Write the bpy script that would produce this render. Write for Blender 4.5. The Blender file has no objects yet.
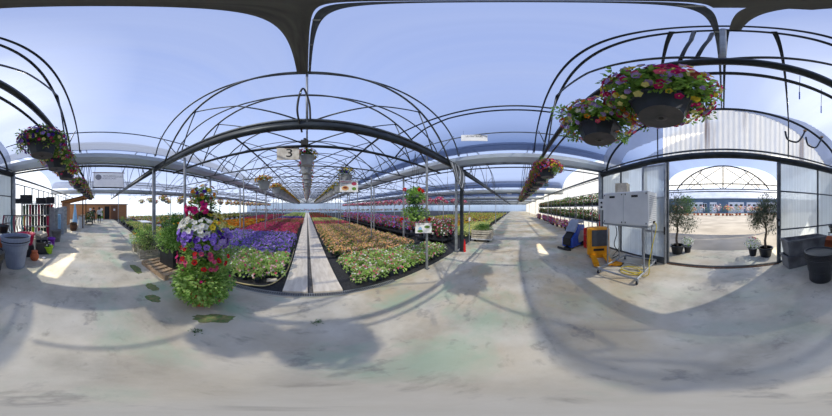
import bpy, bmesh, math, random
from mathutils import Vector, Matrix
R = random.Random(7)
C = bpy.context.scene.collection
SC = bpy.context.scene
PI = math.pi
BAY = 9.3
rad = math.radians

# ------------------------------------------------------------------ materials
def nd(nt, t, **kw):
    n = nt.nodes.new(t)
    for k, v in kw.items():
        if k in n.inputs: n.inputs[k].default_value = v
        else: setattr(n, k, v)
    return n
def mat(name, col, rough=.6, metal=0, col2=None, scale=6, lo=.35, hi=.65, bump=0, stretch=None, trans=0, spec=.4, obj_rand=0):
    m = bpy.data.materials.new(name); m.use_nodes = True
    nt = m.node_tree; b = nt.nodes['Principled BSDF']
    b.inputs['Roughness'].default_value = rough; b.inputs['Metallic'].default_value = metal
    b.inputs['Specular IOR Level'].default_value = spec
    c4 = (*col, 1)
    b.inputs['Base Color'].default_value = c4
    tc = nd(nt, 'ShaderNodeTexCoord')
    mp = nd(nt, 'ShaderNodeMapping')
    nt.links.new(tc.outputs['Object'], mp.inputs['Vector'])
    if stretch: mp.inputs['Scale'].default_value = stretch
    nz = nd(nt, 'ShaderNodeTexNoise'); nz.inputs['Scale'].default_value = scale; nz.inputs['Detail'].default_value = 4
    nt.links.new(mp.outputs[0], nz.inputs['Vector'])
    if col2 is None: col2 = tuple(c*.8 for c in col)
    rp = nd(nt, 'ShaderNodeValToRGB')
    rp.color_ramp.elements[0].position = lo; rp.color_ramp.elements[0].color = (*col2, 1)
    rp.color_ramp.elements[1].position = hi; rp.color_ramp.elements[1].color = c4
    nt.links.new(nz.outputs[0], rp.inputs[0])
    out = rp.outputs[0]
    if obj_rand:
        oi = nd(nt, 'ShaderNodeObjectInfo')
        hs = nd(nt, 'ShaderNodeHueSaturation')
        mr = nd(nt, 'ShaderNodeMapRange'); mr.inputs['To Min'].default_value = 1-obj_rand; mr.inputs['To Max'].default_value = 1+obj_rand
        nt.links.new(oi.outputs['Random'], mr.inputs[0]); nt.links.new(mr.outputs[0], hs.inputs['Value'])
        nt.links.new(out, hs.inputs['Color']); out = hs.outputs[0]
    nt.links.new(out, b.inputs['Base Color'])
    if bump:
        bp = nd(nt, 'ShaderNodeBump'); bp.inputs['Strength'].default_value = bump; bp.inputs['Distance'].default_value = .02
        nt.links.new(nz.outputs[0], bp.inputs['Height']); nt.links.new(bp.outputs[0], b.inputs['Normal'])
    if trans:
        tr = nd(nt, 'ShaderNodeBsdfTranslucent'); nt.links.new(out, tr.inputs['Color'])
        mx = nd(nt, 'ShaderNodeMixShader'); mx.inputs[0].default_value = trans
        o = nt.nodes['Material Output']
        nt.links.new(b.outputs[0], mx.inputs[1]); nt.links.new(tr.outputs[0], mx.inputs[2]); nt.links.new(mx.outputs[0], o.inputs[0])
    return m
M = {}
M['steel'] = mat('galvanised_steel', (.42,.44,.46), .45, .5, (.26,.28,.30), 5)
M['dark'] = mat('dark_painted_steel', (.035,.045,.055), .45, .3, (.015,.02,.026), 3)
M['midsteel'] = mat('weathered_steel', (.12,.135,.15), .5, .4, (.06,.07,.08), 4)
M['gutter'] = mat('gutter_steel', (.66,.72,.78), .4, .3, (.42,.47,.52), 2, stretch=(1,.2,1))
M['ridge_steel'] = mat('dull_ridge_steel', (.16,.16,.15), .6, .2, (.09,.09,.09), 3, stretch=(6,.4,1))
M['rust'] = mat('rusty_steel', (.30,.13,.06), .8, .1, (.12,.07,.05), 14)
M['black_plastic'] = mat('black_plastic', (.018,.02,.024), .35, 0, (.03,.033,.04), 5)
M['pot_slate'] = mat('slate_plastic', (.035,.045,.065), .4, 0, (.02,.026,.04), 5)
M['pot_base'] = mat('brown_grey_plastic', (.085,.08,.085), .45, 0, (.05,.05,.055), 7)
M['grey_plastic'] = mat('grey_plastic', (.30,.34,.43), .5, 0, (.22,.26,.34), 3)
M['trough'] = mat('dusty_grey_plastic', (.22,.22,.22), .6, 0, (.10,.10,.10), 3)
M['pot_light'] = mat('light_grey_plastic', (.40,.42,.45), .5, 0, (.28,.30,.33), 4)
M['terracotta'] = mat('terracotta', (.62,.17,.06), .7, 0, (.45,.12,.05), 6)
M['lime'] = mat('lime_plastic', (.42,.72,.03), .3, 0, (.36,.62,.03), 4)
M['crimson'] = mat('crimson_plastic', (.55,.01,.08), .35, 0, (.40,.01,.06), 4)
M['purplep'] = mat('purple_plastic', (.24,.03,.48), .35)
M['red'] = mat('red_plastic', (.65,.02,.02), .4)
M['blue'] = mat('blue_shell', (.03,.10,.50), .3, 0, (.02,.07,.38), 3)
M['lightblue'] = mat('pale_blue_cloth', (.35,.58,.80), .9, 0, (.26,.48,.72), 8)
M['teal'] = mat('teal_cord', (.05,.38,.42), .7)
M['yellow'] = mat('orange_yellow_paint', (.85,.36,.01), .35, 0, (.70,.28,.01), 4)
M['hose_yellow'] = mat('yellow_hose', (.80,.62,.04), .5)
M['hose_cream'] = mat('cream_hose', (.70,.58,.28), .6, 0, (.5,.42,.22), 9)
M['white_metal'] = mat('off_white_enamel', (.74,.75,.74), .4, 0, (.66,.67,.67), 3)
M['white'] = mat('white_board', (.85,.85,.84), .6, 0, (.76,.76,.75), 5)
M['ivory'] = mat('aged_board', (.78,.74,.66), .7, 0, (.55,.50,.42), 9)
M['banner'] = mat('banner_cloth', (.92,.92,.93), .7, 0, (.86,.86,.88), 3, trans=.5)
M['ink'] = mat('black_ink', (.015,.015,.015), .6)
M['greyink'] = mat('grey_print', (.33,.32,.34), .7, 0, (.20,.2,.22), 20)
M['glass_dark'] = mat('smoked_panel', (.06,.07,.09), .2)
M['rubber'] = mat('black_rubber', (.02,.02,.02), .8)
M['wood'] = mat('weathered_wood', (.52,.38,.25), .8, 0, (.34,.23,.14), 12, stretch=(1,6,6))
M['wood_dark'] = mat('dark_timber', (.16,.08,.04), .8, 0, (.08,.04,.02), 10)
M['wood_orange'] = mat('orange_timber', (.50,.24,.10), .7, 0, (.36,.16,.07), 6, stretch=(1,1,8))
M['cream_wood'] = mat('cream_wood', (.66,.60,.48), .8, 0, (.46,.40,.30), 12)
M['cloth'] = mat('woven_ground_cloth', (.02,.021,.024), .95, 0, (.045,.045,.05), 30)
M['slab'] = mat('pale_slab', (.80,.72,.60), .85, 0, (.64,.56,.45), 5, stretch=(3,.6,1))
M['gap'] = mat('dark_gravel_gap', (.09,.085,.08), .95, 0, (.16,.15,.14), 40)
M['grate'] = mat('drain_steel', (.35,.36,.36), .5, .4)
M['soil'] = mat('potting_soil', (.07,.045,.03), .95)
M['puddle_moss'] = mat('mossy_damp_patch', (.25,.22,.10), .9, 0, (.10,.19,.06), 18, bump=.3)
M['skin'] = mat('skin', (.55,.33,.24), .6)
M['shirt_white'] = mat('white_shirt', (.75,.77,.80), .9)
M['trousers'] = mat('dark_trousers', (.02,.022,.03), .9)
M['shirt_dark'] = mat('dark_shirt', (.025,.03,.045), .9)
M['hair'] = mat('dark_hair', (.04,.025,.015), .9)
M['bark'] = mat('olive_bark', (.20,.16,.12), .9, 0, (.12,.09,.07), 20)
def leafm(n, c, c2): return mat(n, c, .55, 0, c2, 25, .3, .7, trans=.35, spec=.3, obj_rand=.18)
M['leaf'] = leafm('fresh_green_leaf', (.27,.46,.09), (.10,.24,.04))
M['leaf_light'] = leafm('light_green_leaf', (.55,.72,.22), (.26,.46,.10))
M['leaf_dark'] = leafm('deep_green_leaf', (.10,.21,.05), (.03,.09,.02))
M['leaf_olive'] = leafm('olive_leaf', (.17,.21,.13), (.06,.08,.045))
def petal(n, c, k=.6): return mat(n, c, .55, 0, tuple(x*k for x in c), 30, .3, .7, trans=.3, spec=.2, obj_rand=.08)
M['f_pink'] = petal('pale_pink_petal', (.90,.55,.60))
M['f_hot'] = petal('magenta_petal', (.75,.02,.22))
M['f_rose'] = petal('rose_petal', (.85,.13,.25))
M['f_red'] = petal('red_petal', (.80,.03,.02))
M['f_purple'] = petal('violet_petal', (.42,.26,.90))
M['f_deep'] = petal('deep_purple_petal', (.08,.02,.32))
M['f_lilac'] = petal('lilac_petal', (.52,.38,.85))
M['f_white'] = petal('white_petal', (.90,.90,.84), .85)
M['f_yellow'] = petal('yellow_petal', (.88,.68,.06))
M['f_cream'] = petal('cream_petal', (.85,.80,.30), .8)
M['f_orange'] = petal('peach_petal', (1.0,.60,.28), .75)
M['f_orange2'] = petal('orange_petal', (.90,.30,.02))
M['f_brown'] = petal('russet_petal', (.42,.10,.06))
M['f_centre'] = petal('flower_centre', (.55,.42,.03))

def film_mat(name, tcol, fac, dcol, stre=(14,.15,.15), lo=.3, hi=.7, dfac=.1):
    m = bpy.data.materials.new(name); m.use_nodes = True
    nt = m.node_tree; nt.nodes.remove(nt.nodes['Principled BSDF']); o = nt.nodes['Material Output']
    tc = nd(nt, 'ShaderNodeTexCoord'); mp = nd(nt, 'ShaderNodeMapping'); mp.inputs['Scale'].default_value = stre
    nz = nd(nt, 'ShaderNodeTexNoise'); nz.inputs['Scale'].default_value = 1; nz.inputs['Detail'].default_value = 3
    nt.links.new(tc.outputs['Object'], mp.inputs[0]); nt.links.new(mp.outputs[0], nz.inputs['Vector'])
    mr = nd(nt, 'ShaderNodeMapRange'); mr.inputs['From Min'].default_value = lo; mr.inputs['From Max'].default_value = hi
    mr.inputs['To Min'].default_value = fac-dfac; mr.inputs['To Max'].default_value = fac+dfac
    nt.links.new(nz.outputs[0], mr.inputs[0])
    t = nd(nt, 'ShaderNodeBsdfTransparent'); t.inputs[0].default_value = (*tcol, 1)
    tl = nd(nt, 'ShaderNodeBsdfTranslucent'); tl.inputs[0].default_value = (*dcol, 1)
    mx = nd(nt, 'ShaderNodeMixShader')
    nt.links.new(mr.outputs[0], mx.inputs[0]); nt.links.new(t.outputs[0], mx.inputs[1]); nt.links.new(tl.outputs[0], mx.inputs[2])
    nt.links.new(mx.outputs[0], o.inputs[0])
    return m
M['film'] = film_mat('greenhouse_film', (.76,.81,.92), .68, (.175,.21,.30), (1.6,.04,.3), .3, .7, .09)
M['twinwall'] = film_mat('twinwall_sheet', (.80,.86,.92), .62, (.62,.65,.67), (25,25,.02), .3, .7, .15)

# stained corrugated sheet: cream with vertical brown runs
def corr_mat():
    m = film_mat('stained_corrugated_sheet', (.80,.82,.80), .66, (.85,.82,.73), (8,1,.02), .3, .7, .12)
    nt = m.node_tree
    tl = [n for n in nt.nodes if n.type == 'BSDF_TRANSLUCENT'][0]
    tc = [n for n in nt.nodes if n.type == 'TEX_COORD'][0]
    mp = nd(nt, 'ShaderNodeMapping'); mp.inputs['Scale'].default_value = (2.2,1,.10)
    nz = nd(nt, 'ShaderNodeTexNoise'); nz.inputs['Scale'].default_value = 1.6; nz.inputs['Detail'].default_value = 5
    rp = nd(nt, 'ShaderNodeValToRGB'); e = rp.color_ramp.elements
    e[0].position = .60; e[0].color = (.88,.85,.76,1); e[1].position = .70; e[1].color = (.24,.15,.07,1)
    nt.links.new(tc.outputs['Object'], mp.inputs[0]); nt.links.new(mp.outputs[0], nz.inputs['Vector']); nt.links.new(nz.outputs[0], rp.inputs[0]); nt.links.new(rp.outputs[0], tl.inputs[0])
    return m
M['corr'] = corr_mat()

def floor_mat():
    m = bpy.data.materials.new('worn_concrete'); m.use_nodes = True
    nt = m.node_tree; b = nt.nodes['Principled BSDF']; b.inputs['Roughness'].default_value = .8; b.inputs['Specular IOR Level'].default_value = .25
    tc = nd(nt, 'ShaderNodeTexCoord')
    def noise(s, d=5, off=0, st=(1,1,1)):
        mp = nd(nt, 'ShaderNodeMapping'); mp.inputs['Location'].default_value = (off, off*.7, 0); mp.inputs['Scale'].default_value = st
        n = nd(nt, 'ShaderNodeTexNoise'); n.inputs['Scale'].default_value = s; n.inputs['Detail'].default_value = d; n.inputs['Roughness'].default_value = .6
        nt.links.new(tc.outputs['Object'], mp.inputs[0]); nt.links.new(mp.outputs[0], n.inputs['Vector']); return n.outputs[0]
    def ramp(src, stops):
        r = nd(nt, 'ShaderNodeValToRGB'); e = r.color_ramp.elements
        for i, (p, c) in enumerate(stops):
            if i < 2: el = e[i]; el.position = p
            else: el = e.new(p)
            el.color = (*c, 1)
        nt.links.new(src, r.inputs[0]); return r.outputs[0]
    def mix(f, a, c):
        x = nd(nt, 'ShaderNodeMix'); x.data_type = 'RGBA'
        nt.links.new(f, x.inputs[0]); nt.links.new(a, x.inputs[6])
        if isinstance(c, tuple): x.inputs[7].default_value = (*c, 1)
        else: nt.links.new(c, x.inputs[7])
        return x.outputs[2]
    base = ramp(noise(1.3, 8), [(.3,(.36,.33,.27)),(.5,(.54,.50,.41)),(.72,(.66,.62,.53))])
    sx = nd(nt, 'ShaderNodeSeparateXYZ'); nt.links.new(tc.outputs['Object'], sx.inputs[0])
    def rng(src, a, b_, lo=0, hi=1):
        r = nd(nt, 'ShaderNodeMapRange'); r.inputs['From Min'].default_value = a; r.inputs['From Max'].default_value = b_; r.inputs['To Min'].default_value = lo; r.inputs['To Max'].default_value = hi
        nt.links.new(src, r.inputs[0]); return r.outputs[0]
    def mul(a, b_):
        r = nd(nt, 'ShaderNodeMath', operation='MULTIPLY'); nt.links.new(a, r.inputs[0]); nt.links.new(b_, r.inputs[1]); return r.outputs[0]
    east = rng(sx.outputs[0], -21.5-.5, -21.5+1.5, .35, 1)
    bedside = rng(sx.outputs[1], 1.45-.8, 1.45+1.2, .35, 1)
    col = mix(mul(ramp(noise(.55, 6, 5), [(.42,(0,0,0)),(.62,(.85,.85,.85))]), east), base, (.44,.34,.20))
    col = mix(mul(ramp(noise(.9, 7, 21, (1,1.5,1)), [(.50,(0,0,0)),(.66,(.75,.75,.75))]), bedside), col, (.30,.44,.31))
    col = mix(ramp(noise(7, 8, 3, (.5,1,1)), [(.58,(0,0,0)),(.74,(.55,.55,.55))]), col, (.22,.20,.17))
    col = mix(ramp(noise(2.6, 9, 33), [(.60,(0,0,0)),(.66,(.5,.5,.5)),(.72,(0,0,0))]), col, (.20,.19,.18))
    nt.links.new(col, b.inputs['Base Color'])
    bp = nd(nt, 'ShaderNodeBump'); bp.inputs['Strength'].default_value = .25; bp.inputs['Distance'].default_value = .01
    nt.links.new(noise(14, 8), bp.inputs['Height']); nt.links.new(bp.outputs[0], b.inputs['Normal'])
    return m
M['floor'] = floor_mat()
M['yard'] = mat('dusty_yard', (.32,.295,.255), .95, 0, (.22,.20,.17), .5, bump=.2)

# ------------------------------------------------------------------ mesh helpers
class MB:
    def __init__(s): s.v = []; s.f = []; s.m = []; s.mats = []
    def mi(s, m):
        if m not in s.mats: s.mats.append(m)
        return s.mats.index(m)
    def add(s, vs, fs, m):
        o = len(s.v); k = s.mi(m)
        s.v += [tuple(v) for v in vs]
        for f in fs: s.f.append([i+o for i in f]); s.m.append(k)
    def box(s, c, d, m, rz=0, rx=0, ry=0, taper=1):
        mt = Matrix.Translation(Vector(c)) @ Matrix.Rotation(rz,4,'Z') @ Matrix.Rotation(ry,4,'Y') @ Matrix.Rotation(rx,4,'X')
        vs = []
        for z in (-.5,.5):
            t = taper if z < 0 else 1
            for x, y in ((-.5,-.5),(.5,-.5),(.5,.5),(-.5,.5)): vs.append(mt @ Vector((x*d[0]*t, y*d[1]*t, z*d[2])))
        s.add(vs, [(3,2,1,0),(4,5,6,7),(0,1,5,4),(1,2,6,5),(2,3,7,6),(3,0,4,7)], m)
    def bbox(s, c, d, m, b=.01, rz=0):       # box with chamfered vertical and top edges
        x, y, z = d[0]/2, d[1]/2, d[2]/2
        def ring(e, zz, i=0):
            X, Y = x-i, y-i
            return [(-X+e,-Y,zz),(X-e,-Y,zz),(X,-Y+e,zz),(X,Y-e,zz),(X-e,Y,zz),(-X+e,Y,zz),(-X,Y-e,zz),(-X,-Y+e,zz)]
        vs = ring(b,-z,b)+ring(b,-z+b)+ring(b,z-b)+ring(b,z,b)
        mt = Matrix.Translation(Vector(c)) @ Matrix.Rotation(rz,4,'Z')
        fs = [tuple(range(7,-1,-1)), tuple(range(24,32))]
        for r in range(3):
            for i in range(8): j = (i+1)%8; fs.append((r*8+i, r*8+j, r*8+8+j, r*8+8+i))
        s.add([mt @ Vector(v) for v in vs], fs, m)
    def tube(s, pts, r, m, n=6, closed=False, r2=None):
        pts = [Vector(p) for p in pts]; N = len(pts); vs = []
        up = None
        for i, p in enumerate(pts):
            if closed: t = pts[(i+1)%N]-pts[i-1]
            else: t = pts[min(i+1,N-1)]-pts[max(i-1,0)]
            t.normalize()
            if up is None: up = Vector((0,0,1)) if abs(t.z) < .9 else Vector((1,0,0))
            a = t.cross(up)
            if a.length < 1e-4: a = t.cross(Vector((0,1,0)))
            a.normalize(); b = a.cross(t); up = b
            rr = r if r2 is None else r+(r2-r)*i/max(1,N-1)
            for k in range(n):
                q = 2*PI*k/n + PI/n
                vs.append(p + a*(rr*math.cos(q)) + b*(rr*math.sin(q)))
        fs = []
        for i in range(N if closed else N-1):
            j = (i+1)%N
            for k in range(n): l = (k+1)%n; fs.append((i*n+k, i*n+l, j*n+l, j*n+k))
        if not closed: fs.append(tuple(range(n-1,-1,-1))); fs.append(tuple(range((N-1)*n, N*n)))
        s.add(vs, fs, m)
    def lathe(s, prof, m, c=(0,0,0), n=20, sq=False, rz=0, tilt=None):
        vs = []; fs = []; c = Vector(c)
        for (r, z) in prof:
            for k in range(n):
                q = 2*PI*k/n + rz
                v = Vector((r*math.cos(q), r*math.sin(q), z))
                if tilt: v = tilt @ v
                vs.append(c+v)
        for i in range(len(prof)-1):
            for k in range(n): l = (k+1)%n; fs.append((i*n+k, i*n+l, (i+1)*n+l, (i+1)*n+k))
        s.add(vs, fs, m)
        for i, rev in ((0, True), (len(prof)-1, False)):
            if prof[i][0] > 1e-5:
                ring = list(range(n)); 
                if rev: ring.reverse()
                s.add([vs[i*n+k] for k in range(n)], [tuple(ring)], m)
    def leaf(s, p, d, up, L, W, m):
        side = d.cross(up)
        if side.length < 1e-4: side = d.cross(Vector((1,0,0)))
        side.normalize(); nn = side.cross(d).normalized()
        b = p; mid = p + d*(L*.5) + nn*(L*.12); t = p + d*L - nn*(L*.1)
        s.add([b, mid+side*(W/2), t, mid-side*(W/2), mid - nn*(L*.04)], [(0,1,4),(1,2,4),(0,4,3),(4,2,3)], m)
    def flower(s, p, nrm, r, m, mc=None, petals=5):
        nrm = nrm.normalized(); a = nrm.cross(Vector((0,0,1)))
        if a.length < 1e-3: a = Vector((1,0,0))
        a.normalize(); b = nrm.cross(a); n = petals*2; vs = [p - nrm*(r*.35)]
        ph = R.random()*6
        for k in range(n):
            q = 2*PI*k/n+ph; rr = r if k%2 == 0 else r*.80
            vs.append(p + a*(rr*math.cos(q)) + b*(rr*math.sin(q)) + nrm*(.08*r*(k%2)))
        s.add(vs, [(0, 1+k, 1+(k+1)%n) for k in range(n)], m)
        if mc:
            c = p - nrm*(r*.12)
            s.add([c+a*(.2*r), c+b*(.2*r), c-a*(.2*r), c-b*(.2*r)], [(0,1,2,3)], mc)
    def build(s, name, parent=None, loc=None, smooth=False):
        me = bpy.data.meshes.new(name); me.from_pydata(s.v, [], s.f)
        for m in s.mats: me.materials.append(m if not isinstance(m, str) else M[m])
        me.polygons.foreach_set('material_index', s.m)
        if smooth: me.polygons.foreach_set('use_smooth', [True]*len(s.f))
        me.update()
        o = bpy.data.objects.new(name, me); C.objects.link(o)
        if parent: o.parent = parent
        if loc: o.location = loc
        return o
def tag(o, label=None, cat=None, group=None, kind=None):
    if label: o['label'] = label
    if cat: o['category'] = cat
    if group: o['group'] = group
    if kind: o['kind'] = kind
    return o
def thing(name, label, cat, loc=(0,0,0), rz=0, group=None):
    o = bpy.data.objects.new(name, None); C.objects.link(o); o.empty_display_size = .1
    o.location = loc; o.rotation_euler = (0,0,rz); return tag(o, label, cat, group)
def struct(o): o['kind'] = 'structure'; return o
def dup(root, loc, rz=0, label=None, group=None, scale=1, nolabel=False):
    r = root.copy(); C.objects.link(r); r.location = loc; r.rotation_euler = (0,0,rz)
    if scale != 1: r.scale = (scale,)*3 if not isinstance(scale, tuple) else scale
    if label: r['label'] = label
    if group: r['group'] = group
    for ch in list(root.children):
        c = ch.copy(); C.objects.link(c); c.parent = r
        for g in list(ch.children):
            d = g.copy(); C.objects.link(d); d.parent = c
    return r
def one(name, label, cat, mb, loc=(0,0,0), rz=0, group=None, smooth=False):
    o = mb.build(name, None, loc, smooth); o.rotation_euler = (0,0,rz); return tag(o, label, cat, group)
def rdir(zmin=-1):
    while True:
        v = Vector((R.uniform(-1,1), R.uniform(-1,1), R.uniform(zmin,1)))
        if .05 < v.length <= 1: return v.normalized()
def bush(mb, c, rx, ry, rz, n, L, W, m, zmin=-.4, shell=.55, ms=None):
    c = Vector(c)
    for i in range(n):
        d = rdir(zmin); k = shell+(1-shell)*R.random()
        p = c + Vector((d.x*rx*k, d.y*ry*k, d.z*rz*k))
        dd = (d + Vector((R.uniform(-.7,.7), R.uniform(-.7,.7), R.uniform(-.5,.7)))).normalized()
        mb.leaf(p, dd, Vector((R.uniform(-.4,.4), R.uniform(-.4,.4), 1)), L*R.uniform(.7,1.25), W*R.uniform(.7,1.2), (ms[R.randrange(len(ms))] if ms else m))
def blooms(mb, c, rx, ry, rz, n, r, ms, zmin=-.1, k=1.02, mc=None, petals=5, box=None):
    c = Vector(c); i = 0; tries = 0
    while i < n and tries < n*60:
        tries += 1
        d = rdir(zmin); p = c + Vector((d.x*rx, d.y*ry, d.z*rz))*(k*R.uniform(.95,1.08))
        if box and not box(p): continue
        nn = (Vector((d.x/rx, d.y/ry, d.z/rz)).normalized() + Vector((R.uniform(-.3,.3), R.uniform(-.3,.3), R.uniform(0,.4)))).normalized()
        mb.flower(p, nn, r*R.uniform(.8,1.15), ms[R.randrange(len(ms))], mc, petals); i += 1
# text as a flat mesh, +X to the right, +Z up, facing -Y
def text_mb(s, size, ext=.002):
    cu = bpy.data.curves.new('t', 'FONT'); cu.body = s; cu.size = size; cu.extrude = ext; cu.align_x = 'CENTER'; cu.align_y = 'CENTER'
    o = bpy.data.objects.new('t', cu); C.objects.link(o)
    dg = bpy.context.evaluated_depsgraph_get(); me = bpy.data.meshes.new_from_object(o.evaluated_get(dg))
    C.objects.unlink(o); bpy.data.objects.remove(o)
    vs = [(v.co.x, -v.co.z, v.co.y) for v in me.vertices]; fs = [tuple(p.vertices) for p in me.polygons]
    return vs, fs
def face_cam(x, y): return math.atan2(x, -y)   # rotation making local -Y face the origin: local -Y -> toward (0,0)

# ------------------------------------------------------------------ ground
def slab(name, x0, x1, y0, y1, z0, z1, m):
    b = MB(); b.box(((x0+x1)/2,(y0+y1)/2,(z0+z1)/2), (x1-x0,y1-y0,z1-z0), m); return struct(b.build(name))
b = MB(); b.box((0,0,0), (90,7.3,.2), 'floor'); struct(b.build('floor', None, (22,-1.45,-.1)))
slab('ground_yard', -90, 110, -110, -5.1, -.25, -.02, 'yard')
slab('ground_beds', -24, 68, 2.2, 60, -.25, -.01, 'cloth')
# ------------------------------------------------------------------ path and kerb
for i, (x0, x1) in enumerate(((-.42,.01),(.11,.62))):
    b = MB(); y = 2.24
    while y < 48:
        b.box(((x0+x1)/2, y+1.19, .03), (x1-x0, 2.37, .06), 'slab'); y += 2.4
    o = b.build('path_slabs'); o['kind'] = 'structure'
slab('trim_1', .01, .11, 2.24, 48, 0, .012, 'gap')
b = MB()
b.box((22,2.13,.004),(90,.07,.012),'floor')
struct(b.build('trim_2'))
b = MB(); b.box((.1,2.18,.012),(3.2,.10,.006),'ink')
for i in range(80): b.box((-1.48+i*.04,2.18,.018),(.015,.10,.008),'grate')
for s in (-1,1): b.box((.1,2.18+s*.052,.018),(3.2,.012,.012),'grate')
one('drain_grate','long grey slotted drain grate across the foot of the slab path','drain',b)

# ------------------------------------------------------------------ greenhouse frame
def z_out(x): return 3.6+1.5*math.sqrt(max(0,1-(min(abs(x),4.65)/4.65)**3))
def z_in(x): return 5.02-(4.75-math.sqrt(max(0,4.75**2-x*x)))
def outer_pts(y=0, n=28):
    return [(4.62*math.sin(PI/2*t), y, z_out(4.62*math.sin(PI/2*t))) for t in [(-1+2*i/n) for i in range(n+1)]]
def inner_pts(y=0, n=22):
    return [(x, y, z_in(x)) for x in [-3.76+7.52*i/n for i in range(n+1)]]
def truss_mesh(kind):
    """parts of one truss as separate MBs, local origin at bay centre"""
    P = []
    a = MB(); a.tube(outer_pts(.06), .024, 'midsteel' if kind != 'corridor' else 'dark', 6); P.append(('outer_arch', a))
    a = MB(); a.tube(inner_pts(-.04), .026, 'midsteel' if kind != 'corridor' else 'dark', 6); P.append(('inner_arch', a))
    a = MB()
    if kind == 'front': a.box((0,0,3.17),(9.3,.08,.13),'dark'); a.tube([(-4.65,0,3.30),(4.65,0,3.30)],.035,'midsteel')
    elif kind == 'corridor': a.tube([(-4.62,0,3.18),(4.62,0,3.18)], .045, 'dark')
    else: a.tube([(-4.62,0,3.18),(4.62,0,3.18)], .026, 'midsteel')
    P.append(('tie_beam', a))
    a = MB(); a.tube([(0,0,3.2),(0,0,5.02)], .02, 'steel'); P.append(('king_post', a))
    for s in (-1,1):
        a = MB(); a.tube([(0,0,3.22),(s*1.2,0,4.0),(s*2.3,0,z_in(2.3))] if kind in ('corridor','front') else [(0,0,3.2),(s*2.3,0,z_in(2.3))], .018, 'midsteel'); P.append(('strut', a))
        a = MB(); a.tube([(s*2.9,0,3.2),(s*2.3,0,z_in(2.3))], .016, 'midsteel'); P.append(('strut', a))
        a = MB(); a.tube([(s*3.0,0,3.2),(s*4.1,0,z_out(4.1))], .016, 'midsteel'); P.append(('strut', a))
    return P
def make_truss(kind, label, group, loc):
    t = thing('roof_truss', label, 'truss', loc, 0, group)
    for n, a in truss_mesh(kind): a.build(n, t, smooth=True)
    return t
def merged_truss(loc, label, group):
    m = MB()
    for n, a in truss_mesh('plain'):
        o = len(m.v); m.v += a.v; k0 = [m.mi(x) for x in a.mats]
        for f, mi in zip(a.f, a.m): m.f.append([i+o for i in f]); m.m.append(k0[mi])
    o = m.build('roof_truss', None, loc, True); return tag(o, label, 'truss', group)
bays = list(range(-2,7))
tc0 = make_truss('corridor','dark arched roof truss directly over the open concrete aisle','roof trusses over the aisle',(0,-.74,0))
tf0 = make_truss('front','arched truss on the thick dark beam where the slab path starts','roof trusses over the aisle',(0,2.05,0))
tp0 = make_truss('plain','thin steel roof truss in the row above the slab path','thin roof trusses above the slab path',(0,2.93,0))
for k in bays:
    side = 'toward the bright far end' if k > 0 else 'toward the wooden shed end'
    if k:
        dup(tc0, (k*BAY,-.74,0), 0, 'dark arched truss over the aisle %s' % side, 'aisle trusses '+side)
        dup(tf0, (k*BAY,2.05,0), 0, 'arched truss on the dark beam edging the flower beds %s' % side, 'bed edge trusses '+side)
ys = [2.93+1.57*i for i in range(1,27)]
for y in ys: dup(tp0, (0,y,0))
far0 = None
for k in bays:
    if k == 0: continue
    lab = 'thin truss above the neighbouring flower house on the %s side' % ('crate trolley' if k > 0 else 'wooden planter')
    grp = 'trusses above the neighbouring houses, %s side' % ('trolley' if k > 0 else 'planter')
    for j in range(9 if abs(k) < 3 else 6):
        loc = (k*BAY, 5.2+3.2*j*(1 if j < 5 else 1.35), 0)
        if far0 is None: far0 = merged_truss(loc, lab, grp)
        else:
            o = far0.copy(); C.objects.link(o); o.location = loc; o['label'] = lab; o['group'] = grp
# gutters
def gutter_mb(y0, y1):
    b = MB(); pr = [(-.24,3.64),(-.22,3.52),(-.12,3.36),(.12,3.36),(.22,3.52),(.24,3.64),(.26,3.64),(.24,3.50),(.13,3.33),(-.13,3.33),(-.24,3.50),(-.26,3.64)]
    n = len(pr); vs = [(x,y0,z) for x, z in pr]+[(x,y1,z) for x, z in pr]
    b.add(vs, [(i,(i+1)%n,n+(i+1)%n,n+i) for i in range(n)], 'gutter')
    b.tube([(-.16,y0,3.28),(-.16,y1,3.28)], .045, 'midsteel'); b.tube([(.2,y0,3.24),(.2,y1,3.24)], .025, 'midsteel')
    return b
glab = {0:'wide steel rain gutter overhead between path house and crate trolley house', -1:'wide steel rain gutter overhead beyond the wooden planter'}
g0 = gutter_mb(-5.2, 48).build('roof_gutter', None, (4.65,0,0))
tag(g0, glab[0], 'gutter', 'roof gutters')
for k in bays:
    if k == 0: continue
    o = g0.copy(); C.objects.link(o); o.location = (4.65+BAY*k,0,0)
    o['label'] = glab.get(k, 'distant roof gutter crossing the aisle %s' % ('at the bright end' if k > 0 else 'near the wooden shed'))
# purlins along the ridge and shoulders
def purlin(x, z, y0, y1, r, m, label, grp, k=0):
    b = MB(); b.tube([(x,y0,z),(x,y1,z)], r, m); return one('roof_purlin', label, 'purlin', b, (k*BAY,0,0), 0, grp, True)
b = MB(); b.box((-.07,.93,5.03),(.17,2.25,.08),'ridge_steel'); b.box((-.07,-.45,5.03),(.07,.6,.07),'ridge_steel'); b.box((-.02,-2.15,5.04),(.04,2.8,.05),'dark'); b.tube([(.04,-3.55,5.0),(.04,2.05,5.0)], .02, 'midsteel')
for i in range(9): b.box((.035,-3.4+i*.65,4.98),(.03,.04,.03),'steel')
one('ridge_beam','broad dark ridge beam running straight overhead across the aisle','beam',b)
purlin(0, 5.05, 2.05, 48, .025, 'midsteel', 'ridge purlin running above the slab path', 'ridge')
for k in bays:
    if k: purlin(0, 5.05, -5.2, 48, .025, 'midsteel', 'ridge purlin of a neighbouring house', 'neighbouring ridge purlins', k)
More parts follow.
